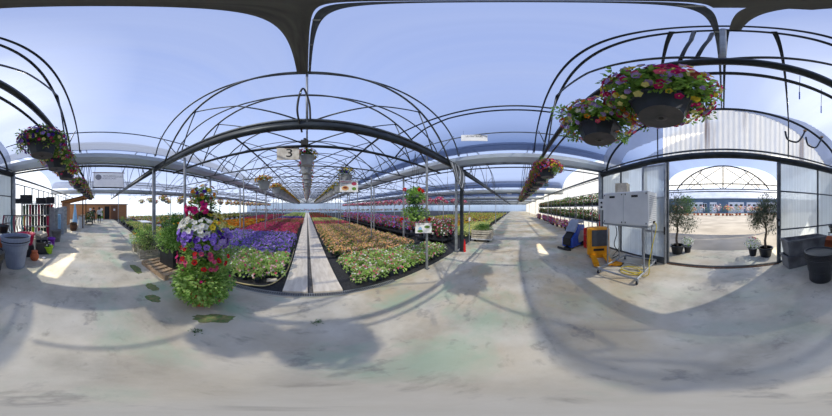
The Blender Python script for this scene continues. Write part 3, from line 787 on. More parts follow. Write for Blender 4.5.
band(-4.2,-.6,12.8,16.5,'leaf',['f_brown','f_rose'],'russet and green band of bedding plants behind the crimson band')
band(-4.2,-.6,16.8,19,'leaf',['f_rose'],'distant rose red band of plants behind the russet band')
band(-4.2,-.6,19.2,23,'leaf_dark',['f_deep','f_purple'],'distant deep violet blue stripe of bedding plants',.45,fr=.07)
band(-4.2,-.6,23.4,44,'leaf_light',['f_cream','f_rose'],'farthest green bedding plants near the far end of the path',.7,L=.2)
band(.9,4.2,9.6 if 0 else 12.1,15,'leaf',['f_rose','f_hot'],'rose pink band behind the peach bedding plants')
band(.9,4.2,15.2,20,'leaf_light',['f_cream','f_cream'],'pale yellow green band of plants beyond the rose pink band')
band(.9,4.2,20.3,44,'leaf_dark',['f_red','f_hot'],'farthest dark red bedding plants beyond the pale yellow band',.6,fr=.09,L=.2)
stuff('tall_shrubs','mixed tall shrubs closing off the far end of the beds',[(-20+.8*i,46+R.uniform(-.6,.6)) for i in range(100)],'leaf_dark',['f_red','f_yellow','f_hot'],h=1.3,r=.5,nl=34,nb=8,fr=.12,L=.3,cat='shrubs')
# planter-side neighbouring house
band(-13.5,-5.9,2.9,4.3,'leaf_light',['f_cream'],'low yellow green seedlings behind the wooden planters',.34)
band(-8.9,-5.0,5.0,9,'leaf',['f_cream','f_yellow'],'cream yellow bedding beyond the violet bed behind the tower',.36)
band(-8.9,-5.0,9.2,13,'leaf',['f_orange2'],'orange bedding stripe beyond the violet bed',.42,fr=.06)
band(-8.9,-5.0,13.2,17,'leaf',['f_red','f_yellow'],'red and yellow stripe far behind the petunia tower',.5,fr=.08)
band(-8.9,-5.0,17.2,30,'leaf_dark',['f_hot'],'farthest magenta stripe of the planter-side house',.7,fr=.12,L=.2)
band(-22.7,-10.9,5.2,26,'leaf',['f_rose','f_yellow','f_white'],'mixed distant bedding of the planter-side houses',.75,fr=.09,L=.2)
# trolley-side neighbouring houses
band(6.4,9.0,6.6,9.5,'leaf_light',['f_yellow','f_cream'],'yellow green bedding behind the pink and white petunias',.36)
band(6.9,13.6,2.6,4.4,'leaf_light',['f_cream'],'low bright green plants behind the crate trolley',.34)
band(6.9,13.6,4.7,6.4,'leaf',['f_orange2','f_yellow'],'orange and yellow stripe behind the low bright green plants',.36)
band(6.4,13.6,9.8,14,'leaf',['f_pink','f_hot'],'pink stripe across the trolley-side house',.5,fr=.07)
band(6.4,13.6,14.3,24,'leaf',['f_orange2','f_red'],'distant orange red stripe across the trolley-side house',.65,fr=.09,L=.2)
band(14.5,40,2.8,14,'leaf',['f_rose','f_yellow','f_cream'],'mixed bedding in the far houses along the bright aisle',.8,fr=.1,L=.22)
# tall petunias on low benches
def tall(name,label,group,seed,cols,leaf='leaf',nb=46,h=.42):
    o=[]
    for v in range(3):
        R.seed(seed+v); t = thing(name,label,'flowering plant',(0,0,0),0,group)
        a = MB(); a.lathe([(.09,0),(.13,.22),(.14,.22),(.12,.22)],'black_plastic',n=10); a.build('pot',t)
        a = MB(); bush(a,(0,0,.42),.24,.24,.30,150,.09,.05,leaf,-.7,.35); a.build('foliage',t)
        a = MB(); blooms(a,(0,0,.42),.26,.26,.33,nb*2,.040,cols,-.5); a.build('blossoms',t); o.append(t)
    return o
def bench(x0,x1,y0,y1,z,label):
    t = thing('plant_bench',label,'bench',((x0+x1)/2,(y0+y1)/2,0)); w,d = x1-x0,y1-y0
    a = MB(); a.box((0,0,z-.02),(w,d,.04),'black_plastic'); a.build('bench_top',t)
    for sx in (-1,1):
        for i in range(max(2,int(d/1.5)+1)):
            a = MB(); yy = -d/2+.1+(d-.2)*i/max(1,int(d/1.5)); a.box((sx*(w/2-.06),yy,(z-.04)/2),(.04,.04,z-.04),'midsteel'); a.build('leg',t)
    return t
def rowput(protos, spots, z, gap=0):
    for n, (x,y) in enumerate(spots):
        p = protos[n%3]; s = R.uniform(1.05,1.3)
        if n < 3: p.location = (x,y,z); p.scale = (s,s,s)
        else: dup(p,(x,y,z),R.uniform(0,6),scale=s)
bench(4.95,6.05,5.2,18.2,.28,'long low black bench carrying the pink and violet petunia hedge')
TV = tall('trailing_petunia','bushy petunia in the pink and violet hedge on the long low bench','pink and violet petunia hedge',151,['f_hot','f_rose','f_purple','f_lilac'])
rowput(TV,[(5.25+.52*a,5.5+.5*i) for i in range(25) for a in range(2)],.28)
bench(4.95,6.4,2.95,4.7,.25,'low black bench carrying the pink and white petunias behind the small notice')
TW = tall('trailing_petunia','bushy petunia with pink and white blooms behind the small notice post','pink and white petunias',161,['f_hot','f_white','f_rose'],'leaf',34)
rowput(TW,[(5.2+.48*a,3.2+.42*i) for i in range(4) for a in range(3)],.25)
TY = tall('yellow_shrub','dark leafy shrub with yellow blooms lining the far side of the violet bed','yellow blooming shrubs',171,['f_yellow'],'leaf_dark',14)
rowput(TY,[(-9.6-.5*(i%2),5.0+.6*i) for i in range(22)],.25)
b = bench(-10.5,-9.2,4.6,18.4,.25,'low bench under the dark yellow-blooming shrubs')
# ------------------------------------------------------------------ flower tower
R.seed(301)
TX, TY_ = -1.43, 1.43
t = thing('petunia_tower','tall tiered tower of petunias, white violet red and green, on the aisle floor','flower tower',(TX,TY_,0))
a = MB(); a.lathe([(.19,0),(.25,.30),(.28,.31),(.28,.36),(.25,.36)],'terracotta',n=22); a.build('pot',t,smooth=True)
a = MB(); a.tube([(0,0,.3),(0,0,1.85)],.025,'midsteel',8); a.build('pole',t)
for z in (.95,1.3,1.65):
    a = MB(); a.lathe([(.10,z-.12),(.17,z),(.18,z),(.14,z)],'black_plastic',n=14); a.build('tier_bowl',t)
def toward(p, ang0, ang1):  # angle as seen from the aisle
    return True
f = MB()
bush(f,(0,0,.50),.45,.45,.46,2800,.080,.055,'leaf_light',-.9,.45,['leaf_light','leaf_light','leaf'])
bush(f,(0,0,.95),.33,.33,.28,800,.075,.045,'leaf',-.7,.45,['leaf','leaf_light'])
bush(f,(0,0,1.32),.33,.33,.24,700,.07,.04,'leaf',-.7,.4)
bush(f,(0,0,1.68),.24,.24,.20,450,.065,.035,'leaf_dark',-.6,.4,['leaf','leaf_dark'])
bush(f,(0,0,1.90),.18,.18,.12,220,.06,.03,'leaf_dark',-.5,.3,['leaf','leaf_dark'])
f.build('foliage',t)
def tier(cz, rx, rz, n, r, ms, zlo, zhi, a0=None, a1=None, mc=None, k=1.06):
    # a0..a1: azimuth window around the tower, degrees; 0 = toward the camera, + = camera's right
    base = math.atan2(-TY_, -TX); 
    def ok(p):
        if not zlo <= p.z <= zhi: return False
        if a0 is None: return True
        an = math.degrees((math.atan2(p.y, p.x)-base+PI)%(2*PI)-PI)
        return a0 <= an <= a1
    a = MB(); blooms(a,(0,0,cz),rx,rx,rz,n,r,ms,-.9,k,mc,5,ok); return a.build('blossoms',t)
tier(1.36,.35,.26,40,.045,['f_white'],1.36,1.56,-100,20,'f_cream')
tier(1.40,.33,.24,30,.045,['f_cream','f_cream','f_yellow'],1.42,1.68,20,120,'f_centre')
tier(1.28,.36,.24,90,.048,['f_purple','f_purple','f_deep'],1.12,1.37,-180,180,'f_deep')
tier(1.30,.40,.24,34,.048,['f_purple','f_lilac'],1.1,1.40,0,120,'f_white')
tier(1.70,.25,.20,16,.055,['f_hot'],1.55,1.78,-110,10,'f_deep')
tier(1.92,.20,.13,40,.030,['f_orange2','f_yellow','f_deep','f_brown'],1.84,2.08,-180,180)
tier(.95,.38,.28,24,.042,['f_red','f_rose'],.85,1.12,-90,60,'f_deep')
tier(.95,.38,.28,9,.036,['f_rose','f_hot'],.62,1.0,-150,-50)
tier(.52,.45,.50,22,.024,['f_hot','f_deep','f_cream','f_rose'],.12,.9,-180,180)
# ------------------------------------------------------------------ pallet, planter, crates with shrubs
def pallet(label, loc, rz):
    t = thing('wooden_pallet', label, 'pallet', loc, rz)
    for i in range(6): a = MB(); a.box((-.5+i*.2,0,.125),(.12,.80,.022),'wood'); a.build('board',t)
    for y in (-.36,0,.36): a = MB(); a.box((0,y,.057),(1.15,.09,.114),'wood'); a.build('runner',t)
    return t
pallet('weathered wooden pallet carrying the black cube planter',(-3.05,1.66,0),.12)
t = thing('cube_planter','black cube planter with a leafy green shrub on the pallet','planter',(-2.98,1.92,.137),.12)
a = MB()
for s in (-1,1): a.box((s*.27,0,.25),(.03,.57,.5),'black_plastic'); a.box((0,s*.27,.25),(.51,.03,.5),'black_plastic')
a.box((0,0,.02),(.5,.5,.04),'black_plastic'); a.build('box',t)
a = MB(); a.box((0,0,.44),(.51,.51,.02),'soil'); a.build('soil',t)
R.seed(401); f = MB(); bush(f,(0,0,.70),.55,.50,.36,2200,.085,.05,'leaf_light',-.6,.2,['leaf_light','leaf']); bush(f,(-.15,.20,1.05),.50,.46,.38,1500,.07,.04,'leaf',-.8,.2,['leaf','leaf_dark'])
f.build('foliage',t)
a = MB(); blooms(a,(0,0,.9),.45,.42,.45,16,.03,['f_orange2','f_yellow'],-.1); a.build('blossoms',t)
def wcrate(label, loc, rz, seed, w=.60, d=.42, h=.34, bush_h=.5, cols=None, lm=('leaf','leaf_light'), mm='cream_wood'):
    t = thing('wooden_crate', label, 'crate planter', loc, rz); R.seed(seed)
    for k in range(3):
        z = .06+k*.11
        for s in (-1,1):
            a = MB(); a.box((0,s*d/2,z),(w,.018,.085),mm); a.build('side_slat',t)
            a = MB(); a.box((s*w/2,0,z),(.018,d,.085),mm); a.build('end_slat',t)
    a = MB()
    for sx in (-1,1):
        for sy in (-1,1): a.box((sx*(w/2-.03),sy*(d/2-.03),h/2),(.035,.035,h),mm)
    a.box((0,0,.015),(w-.05,d-.05,.02),mm); a.build('corner_posts',t)
    f = MB(); bush(f,(0,0,h+bush_h*.4),w*.78,d*.95,bush_h*.7,1500,.07,.034,lm[0],-.6,.15,list(lm)); f.build('foliage',t)
    if cols: a = MB(); blooms(a,(0,0,h+bush_h*.4),w*.80,d*.95,bush_h*.72,26,.028,cols,-.1); a.build('blossoms',t)
    return t
wcrate('cream wooden crate with feathery grey green plant beside the pallet',(-4.15,1.60,0),1.45,402,.62,.44,.34,.55,['f_cream'],('leaf_light','leaf_olive'))
wcrate('cream wooden crate planter with small orange blooms, nearest the wooden shed',(-4.95,1.62,0),1.5,403,.62,.44,.34,.50,['f_orange2','f_yellow'],('leaf','leaf_light'))
wcrate('wooden crate of shrubs standing behind the black cube planter',(-4.0,2.45,.0),.1,404,.7,.5,.34,.95,['f_orange2'],('leaf','leaf_dark'))
wcrate('empty-edged wooden crate of greenery behind the two cream crates',(-5.6,2.3,.0),.1,405,.6,.5,.34,.5,None,('leaf','leaf'))
# floor litter: damp mossy patches
def blob(label, pts, name='moss_patch', m='puddle_moss', z=.006, group=None):
    b = MB(); n = len(pts)
    cx = sum(p[0] for p in pts)/n; cy = sum(p[1] for p in pts)/n
    vs = [(cx,cy,z)]+[(x,y,z) for x,y in pts]+[(cx+(x-cx)*1.04,cy+(y-cy)*1.04,.0005) for x,y in pts]
    fs = [(0,1+i,1+(i+1)%n) for i in range(n)]+[(1+i,1+n+i,1+n+(i+1)%n,1+(i+1)%n) for i in range(n)]
    b.add(vs,fs,m); return one(name,label,'floor patch',b,group=group)
def ell(x,y,rx,ry,an,seed,n=26):
    R.seed(seed); o=[]
    for i in range(n):
        q = 2*PI*i/n; k = 1+R.uniform(-.16,.16); u,v = rx*math.cos(q)*k, ry*math.sin(q)*k
        o.append((x+u*math.cos(an)-v*math.sin(an), y+u*math.sin(an)+v*math.cos(an)))
    return o
blob('large mossy damp patch at the foot of the petunia tower', ell(-1.0,1.17,.24,.10,.68,1))
blob('brown damp patch nearest the petunia tower in the row of three', ell(-1.92,.83,.13,.10,.3,2))
blob('damp green patch beside the pallet corner', ell(-2.30,.98,.17,.09,.2,3))
blob('small mossy patch beside the cream crates', ell(-3.3,.95,.32,.10,.1,4))
def weed(label,x,y,r,seed):
    R.seed(seed); a = MB(); bush(a,(x,y,.008),r,r,.010,50,.022,.014,'leaf_dark',0,.1); return one('weed_tuft',label,'weed',a)
weed('small dark weed clump on the floor below the mossy patch',-.93,.84,.07,5)
weed('small scattered weed tuft in front of the slab path',.11,1.44,.07,6)

# ------------------------------------------------------------------ hoses in the violet bed, stone
def bez(pts, n=10):
    out = []; P = [Vector(p) for p in pts]
    for i in range(len(P)-1):
        p0 = P[max(i-1,0)]; p1 = P[i]; p2 = P[i+1]; p3 = P[min(i+2,len(P)-1)]
        for k in range(n):
            t = k/n; out.append(.5*((2*p1)+(p2-p0)*t+(2*p0-5*p1+4*p2-p3)*t*t+(3*p1-p0-3*p2+p3)*t**3))
    return out+[P[-1]]
b = MB(); b.tube(bez([(-2.9,2.30,.025),(-1.8,2.30,.025),(-1.1,2.32,.025),(-.72,2.45,.03),(-.52,3.0,.03),(-.48,3.8,.03),(-.5,5.2,.03)]),.016,'hose_cream',6)
one('garden_hose','cream hose curving round the front corner of the violet bed','hose',b,smooth=True)
b = MB(); b.bbox((0,0,.03),(.22,.12,.05),'slab',.012); one('paving_block','small flat stone block inside the cream hose corner','block',b,(-.72,2.66,0),.3)
# ------------------------------------------------------------------ signs
def board(name, label, cat, w, h, loc, rz, m='white', th=.012):
    t = thing(name, label, cat, loc, rz); a = MB(); a.box((0,0,0),(w,th,h),m); a.build('panel',t); return t
def text_part(t, s, size, x, z, m='ink', y=-.009, sx=1):
    vs, fs = text_mb(s, size); a = MB(); a.add([(v[0]*sx+x, v[1]+y, v[2]+z) for v in vs], fs, m); return a.build('lettering', t)
t = board('number_sign','aged board with a black number 3 hanging under the second beam','sign',.50,.33,(-.42,2.90,2.98),.08,'ivory')
text_part(t,'3',.30,.03,0,sx=1.25)
a = MB(); a.box((.03,-.008,.15),(.2,.004,.035),'rust'); a.build('rust_patch',t)
for s in (-1,1): a = MB(); a.tube([(s*.2,0,.16),(s*.2,.02,.22)],.005,'ink',4); a.build('hook',t)
t = board('plant_poster','white plant poster with flower pictures hanging from the grey pot','poster',.50,.32,(1.12,3.42,2.30),-.2)
text_part(t,'SUSPENSIONS',.055,-.10,.115,'f_rose'); text_part(t,'FLEURIES',.04,-.1,.07,'greyink')
a = MB(); a.lathe([(0,0),(.1,0)],'f_orange',c=(0,0,0),n=16)
def disc(t,x,z,rx,rz,m,y=-.009,nm='picture'):
    a = MB(); n=18; a.add([(x+rx*math.cos(q*2*PI/n),y,z+rz*math.sin(q*2*PI/n)) for q in range(n)]+[(x+rx*math.cos(q*2*PI/n),y+.002,z+rz*math.sin(q*2*PI/n)) for q in range(n)],[tuple(range(n))]+[(i,i+n,(i+1)%n+n,(i+1)%n) for i in range(n)],m); return a.build(nm,t)
disc(t,-.10,-.06,.10,.065,'f_orange'); disc(t,-.10,-.045,.06,.03,'f_brown',-.0115); disc(t,.14,.07,.07,.05,'f_rose'); disc(t,.14,-.07,.06,.045,'leaf')
for s in (-1,1): a = MB(); a.tube([(s*.2,0,.16),(s*.1,.25,.30)],.003,'ink',4); a.build('string',t)
t = board('plant_notice','small white plant notice fixed to the thin post below the geraniums','notice',.40,.25,(2.50,2.07,1.205),-.78)
disc(t,-.08,-.03,.045,.06,'lightblue'); disc(t,-.08,-.075,.07,.035,'leaf',-.011); disc(t,.09,.03,.07,.035,'leaf'); text_part(t,'GERANIUM',.035,-.06,.09,'greyink')
t = board('aisle_sign','white sign with black lettering hanging high beyond the corner post','sign',.86,.26,(4.10,1.30,4.22),rad(-72))
text_part(t,'LE MATERIEL',.10,0,.06,'ink')
for s in (-1,1): a = MB(); a.tube([(s*.35,0,.12),(s*.35,.0,.32)],.004,'ink',4); a.build('wire',t)
t = board('aisle_banner','wide white banner with grey round emblem hung across the aisle toward the shed','banner',2.15,1.05,(-9.3,.68,3.70),rad(90),'banner')
disc(t,-.72,.20,.22,.20,'greyink'); 
text_part(t,'PEPINIERES',.17,.02,.28,'greyink'); text_part(t,'HORTICOLES',.17,.02,.12,'greyink'); text_part(t,'FLEURS',.17,.72,.25,'greyink')
a = MB(); a.tube([(-1.15,0,.56),(1.15,0,.56)],.03,'rust'); a.tube([(-1.15,0,-.56),(1.15,0,-.56)],.05,'dark'); a.build('banner_pole',t)
for s in (-1,1): a = MB(); a.tube([(s*1.1,0,-.5),(s*.9,0,1.25)],.012,'midsteel'); a.build('hanger',t)
for (x,y,z,l) in ((9.3,-.8,2.75,'small white hanging aisle number plate behind the red and yellow basket'),(13.9,.6,3.3,'distant white plate hung across the bright end of the aisle')):
    t = board('hanging_plate',l,'sign',.5,.3,(x,y,z),rad(-90)); text_part(t,'4',.2,0,0); a = MB(); a.tube([(0,0,.15),(0,0,3.2-z if z<3 else .25)],.006,'ink',4); a.build('wire',t)

# ------------------------------------------------------------------ geranium baskets on the thin post
def geranium(label, z, seed, r, nf, topz):
    R.seed(seed); t = thing('geranium_basket',label,'hanging basket',(2.42,2.27,z))
    basket_mb(.15,.16,16,'leafpot','leafpot',.75).build('pot',t); hanger_mb(.15,.15,topz-z).build('hanger',t)
    f = MB(); bush(f,(0,0,.20),r,r,.19,520,.075,.06,'leaf',-.8,.35,['leaf','leaf_light']); f.build('foliage',t)
    a = MB()
    for q,zz in nf:
        c = Vector((math.cos(q)*r*1.05, math.sin(q)*r*1.05, zz))
        for i in range(16): d = rdir(); a.flower(c+d*.045, d, .025, 'f_red')
    a.build('blossoms',t); return t
M['leafpot'] = mat('dark_green_plastic',(.03,.09,.04),.4)
bq = math.atan2(-2.27,-2.42)
geranium('upper geranium basket with red flower heads on the thin notice post',1.80,501,.25,[(bq-.2+.6,.33),(bq-1.4,.36),(bq+.8,.30)],3.15)
geranium('lower geranium basket with a red bloom at each side above the notice',1.37,502,.33,[(bq+1.35,.05),(bq-1.35,.05)],1.83)
# ------------------------------------------------------------------ loops of pipe and cable
b = MB()
for i in range(5):
    x0 = 3.7+.13*i; b.tube(bez([(x0,1.98,3.25),(x0+.02,1.88,2.95-.08*i),(x0+.28,1.86,2.58-.05*i),(x0+.50,1.88,2.95),(x0+.45,1.98,3.28)],8),.02,'pot_light' if i%2 else 'midsteel',5)
one('cable_loops','tangle of grey cable loops hanging from the beam beside the black post','cable',b,smooth=True)
b = MB(); b.tube(bez([(4.52,2.05,2.5),(4.40,1.98,2.2),(4.42,1.98,1.9),(4.50,2.05,1.95)],8),.012,'midsteel',5); one('cable_loops','single cable loop hanging halfway up the galvanised corner post','cable',b,smooth=True)
b = MB(); b.tube(bez([(-.08,2.1,3.05),(-.14,1.9,3.45),(-.06,1.85,4.05),(.03,1.95,3.7),(.05,2.0,3.3)],10),.016,'ink',6); one('drop_cable','black cable loop hanging from the ridge in front of the dark beam','cable',b,smooth=True)
b = MB(); b.tube([(-.05,2.93,3.2),(-.05,2.93,3.4)],.03,'ink'); b.box((-.05,2.85,3.22),(.16,.10,.14),'ink'); one('pulley_block','dark pulley block on the second beam beside sign 3','pulley',b)
for i, (x,y) in enumerate(((-2.35,-3.3),(-3.05,-3.3))):
    b = MB(); b.tube(bez([(x,y,4.35),(x+.12,y,4.05),(x+.33,y+.05,3.78),(x+.62,y+.05,3.80),(x+.70,y+.05,4.08)],8),.03,'dark',7); b.lathe([(.05,0),(.06,.05)],'wood',c=(x,y,4.34),n=10)
    one('hose_hook','curved dark pipe hook under the gable, %s' % ('nearer the doorway' if i == 0 else 'farther from the doorway'),'pipe',b,smooth=True)
for i, (x,y) in enumerate(((-1.15,-1.75),(-1.75,-1.9))):
    b = MB(); b.tube([(x,y,4.95),(x+.01,y,4.2)],.005,'ink',4); b.tube([(x+.01,y,4.2),(x+.01,y,3.95)],.012,'blue',5); one('pull_cord','thin vent pull cord with a blue grip, %s' % ('nearer the doorway' if i == 0 else 'over the black pots'),'cord',b)
# ------------------------------------------------------------------ cooler on its cart
ux, uy = Vector((-1.2,-.25,0)).normalized(), None
CR = math.atan2(-.25,-1.2)+PI      # local -Y faces the aisle side
ctr = Vector((2.19,-2.58,0))
t = thing('evaporative_cooler','large white boxy cooler unit standing on a wheeled steel cart','cooler',(ctr.x,ctr.y,1.30),CR+PI*0)
W_, D_, H_ = 1.24,.60,.78
# local x from camera-right(-)?; front is the +Y local side (toward the origin)
a = MB(); a.bbox((0,0,H_/2),(W_,D_,H_),'white_metal',.012); a.build('casing',t)
for s in (-1,1):
    a = MB(); a.box((s*W_/4,D_/2+.006,H_/2),(W_/2-.02,.012,H_-.06),'white_metal'); o = a.build('front_panel',t)
    a = MB(); a.box((s*W_/4+.02,D_/2+.014,H_-.11),(.16,.012,.05),'ink'); a.build('handle',o)
    for sx in (-1,1):
        for zz in (.06,H_-.06): a = MB(); a.box((s*W_/4+sx*(W_/4-.05),D_/2+.014,zz),(.02,.01,.035),'ink'); a.build('catch',o)
a = MB()
for k in range(14): a.box((-W_/2-.004,0,.08+k*.046),(.012,D_*.8,.012),'pot_light')
a.build('side_grille',t)
a = MB(); a.box((-W_/2-.012,-.05,.06),(.04,.1,.06),'ink'); a.build('outlet',t)
t2 = thing('wheeled_cart','low steel tube cart on four casters carrying the cooler unit','cart',(ctr.x,ctr.y,0),CR)
a = MB(); X0,X1,Y0,Y1 = -.5,.5,-.62,.62
a.tube([(X0,Y0,.15),(X1,Y0,.15),(X1,Y1,.15),(X0,Y1,.15)],.028,'steel',6,closed=True); a.tube([(X0,-.1,.15),(X1,-.1,.15)],.022,'steel'); a.build('base_frame',t2)
for sx in (X0,X1):
    for sy in (-.27,.27):
        a = MB(); a.tube([(sx,sy,.15),(sx,sy,1.27)],.022,'steel'); a.build('leg',t2)
a = MB(); a.tube([(X0-.1,-.29,1.28),(X1+.1,-.29,1.28),(X1+.1,.29,1.28),(X0-.1,.29,1.28)],.02,'steel',6,closed=True); a.build('top_frame',t2)
for sx in (X0,X1):
    for sy in (Y0,Y1):
        a = MB(); a.box((sx,sy,.125),(.05,.05,.04),'steel'); a.box((sx-.022,sy,.08),(.006,.04,.08),'steel'); a.box((sx+.022,sy,.08),(.006,.04,.08),'steel'); o = a.build('caster',t2)
        a = MB(); a.lathe([(.045,-.015),(.055,-.01),(.055,.01),(.045,.015)],'rubber',c=(sx,sy,.055),n=16,tilt=Matrix.Rotation(PI/2,3,'Y')); a.lathe([(.025,-.018),(.025,.018)],'blue',c=(sx,sy,.055),n=12,tilt=Matrix.Rotation(PI/2,3,'Y')); a.build('wheel',o)
cp = Matrix.Translation(ctr) @ Matrix.Rotation(CR,4,'Z')
def L(x,y,z): v = cp @ Vector((x,y,z)); return (v.x,v.y,v.z)
pts = [L(-.64,-.05,1.36),L(-.70,-.02,1.25),L(-.66,.1,.9),L(-.60,.2,.45),L(-.55,.25,.05)]
for i in range(26): q = i*.5; r = .30+.05*math.sin(i*.7); pts.append(L(-.12+r*math.cos(q)*.9,.12+r*math.sin(q)*.55,.02+.0035*i))
b = MB(); b.tube(bez(pts,5),.011,'hose_yellow',6); one('yellow_hose','yellow hose from the cooler coiled on the floor inside the cart','hose',b,smooth=True)
t = thing('wooden_box','small open wooden box on top of the white cooler','box',L(.28,-.1,2.085),CR+.2)
a = MB()
for s in (-1,1): a.box((s*.16,0,.14),(.015,.24,.28),'cream_wood'); a.box((0,s*.12,.14),(.32,.015,.28),'cream_wood')
a.box((0,0,.008),(.31,.23,.015),'cream_wood'); a.build('sides',t)
t = thing('meter_box','grey electrical box with two round dials on the gutter post','electrical box',(4.42,-3.38,1.62),rad(126)-PI/2*0)
t.rotation_euler = (0,0,face_cam(4.42,-3.38)+PI)
t.rotation_euler = (0,0,math.atan2(4.42,3.38)+PI)
a = MB(); a.bbox((0,0,.22),(.24,.12,.46),'white_metal',.01); a.build('case',t)
for z in (.12,.30): a = MB(); a.lathe([(.045,0),(.045,.02)],'ink',c=(0,-.06,z),n=14,tilt=Matrix.Rotation(PI/2,3,'X')); a.build('dial',t)
# ------------------------------------------------------------------ pallet truck
JA = math.atan2(-2.55,3.45); jd = Vector((3.62,-2.62,0))
t = thing('pallet_truck','orange yellow electric pallet truck with smoked panel beside the cooler','pallet truck',(jd.x,jd.y,0),rad(-116))
# local -Y faces the camera
a = MB(); a.bbox((0,0,.56),(.74,.34,1.0),'yellow',.06); a.box((.0,-.02,.06),(.60,.32,.10),'yellow'); a.build('body',t)
a = MB(); a.bbox((.03,-.175,.70),(.52,.02,.55),'glass_dark',.008); a.box((.0,-.175,.30),(.35,.012,.08),'ink'); a.build('panel',t)
a = MB(); a.tube([(0,.12,1.0),(0,.2,1.25)],.02,'ink'); a.tube([(-.12,.2,1.26),(.12,.2,1.26)],.02,'ink'); a.build('handle',t)
for s in (-1,1):
    a = MB(); a.box((s*.20,-.50,.09),(.16,.72,.07),'yellow'); a.box((s*.20,-.90,.075),(.14,.12,.05),'yellow'); a.build('fork',t)
    a = MB(); a.lathe([(.04,-.05),(.04,.05)],'rubber',c=(s*.20,-.80,.042),n=12,tilt=Matrix.Rotation(PI/2,3,'Y')); a.build('wheel',t)
a = MB(); a.lathe([(.08,-.05),(.10,-.04),(.10,.04),(.08,.05)],'rubber',c=(0,.02,.10),n=14,tilt=Matrix.Rotation(PI/2,3,'Y')); a.build('wheel',t)
t = thing('yellow_guard','rounded yellow plastic guard lying on the floor beneath the cart','guard',(2.72,-2.62,0),.4)
a = MB(); a.lathe([(.17,0),(.17,.05),(.13,.11),(.0,.13)],'yellow',n=18); a.build('dome',t,smooth=True)
a = MB(); a.box((0,0,.006),(.36,.30,.012),'ink'); a.build('base',t)
b = MB(); b.tube(bez([(3.1,-2.9,1.25),(3.05,-2.95,.9),(3.12,-2.9,.5),(2.95,-2.95,.2),(3.1,-2.8,.04)],8),.014,'ink',5); b.tube(bez([(3.0,-2.95,1.25),(2.9,-2.9,.8),(3.0,-3.0,.4),(3.2,-2.9,.05)],8),.012,'midsteel',5)
one('power_cables','black cables hanging behind the cooler cart beside the pallet truck','cable',b,smooth=True)
b = MB(); b.lathe([(.05,0),(.055,.1),(.05,.7),(.02,1.1),(.012,1.45)],'red',n=10); one('folded_parasol','slim red folded parasol standing between the pallet truck and the shelves','parasol',b,(4.25,-3.15,0),smooth=True)
b = MB(); b.lathe([(.045,0),(.045,.15),(.035,.35),(.015,.50)],'red',n=10); one('red_marker','short red tapered marker at the foot of the black corner post','marker',b,(4.60,1.84,0),smooth=True)
# ------------------------------------------------------------------ scrubber
t = thing('floor_scrubber','blue and grey ride-behind floor scrubber parked by the plant shelves','floor scrubber',(5.25,-2.55,0),rad(-60))
def wedge(a, pts, y0, y1, m):   # polygon in XZ extruded along Y
    n = len(pts); a.add([(x,y0,z) for x,z in pts]+[(x,y1,z) for x,z in pts],[tuple(range(n))[::-1],tuple(range(n,2*n))]+[(i,(i+1)%n,n+(i+1)%n,n+i) for i in range(n)],m)
a = MB(); wedge(a,[(-.55,.08),(.45,.08),(.50,.35),(.38,.95),(-.05,1.0),(-.30,.62),(-.55,.45)],-.26,.26,'blue'); a.build('body',t)
a = MB(); wedge(a,[(-.30,.66),(-.02,1.05),(.36,1.02),(.42,1.12),(.0,1.20),(-.42,.72)],-.22,.22,'grey_plastic'); a.build('tank_lid',t)
for s in (-1,1): a = MB(); wedge(a,[(-.10,.20),(.30,.20),(.34,.70),(.05,.75),(-.15,.45)],s*.262,s*.275,'pot_light'); a.build('side_panel',t)
a = MB(); wedge(a,[(-.58,.15),(-.55,.45),(-.34,.63),(-.06,1.0),(-.09,1.03),(-.37,.67),(-.60,.47),(-.62,.16)],-.18,.18,'ink'); a.build('front_recess',t)
a = MB(); a.tube(bez([(-.75,-.32,.05),(-.80,0,.05),(-.75,.32,.05)],6),.045,'rubber',6); a.tube([(-.5,0,.15),(-.78,0,.06)],.03,'ink'); a.build('squeegee',t)
for s in (-1,1): a = MB(); a.lathe([(.08,-.03),(.11,-.02),(.11,.02),(.08,.03)],'rubber',c=(.18,s*.30,.11),n=14,tilt=Matrix.Rotation(PI/2,3,'X')); a.build('wheel',t)
a = MB(); a.lathe([(.20,0),(.20,.06),(.1,.1)],'ink',c=(-.42,0,.01),n=16); a.build('brush_deck',t)
for i in range(3):
    t = thing('red_crate','red plastic crate, %s of the stack beside the pallet truck' % ('bottom','middle','top')[i] ,'crate',(4.72,-2.98,.29*i),.5,'red crate stack')
    a = MB(); w=.36
    for s in (-1,1): a.box((s*w/2,0,.14),(.02,w,.27),'red'); a.box((0,s*w/2,.14),(w,.02,.27),'red')
    a.box((0,0,.012),(w,w,.02),'red'); a.build('walls',t)
    for s in (-1,1):
        a = MB(); a.box((0,s*(w/2+.012),.22),(.12,.008,.04),'ink'); a.build('grip',t)
        a = MB(); a.box((s*(w/2+.012),0,.22),(.008,.12,.04),'ink'); a.build('grip',t)
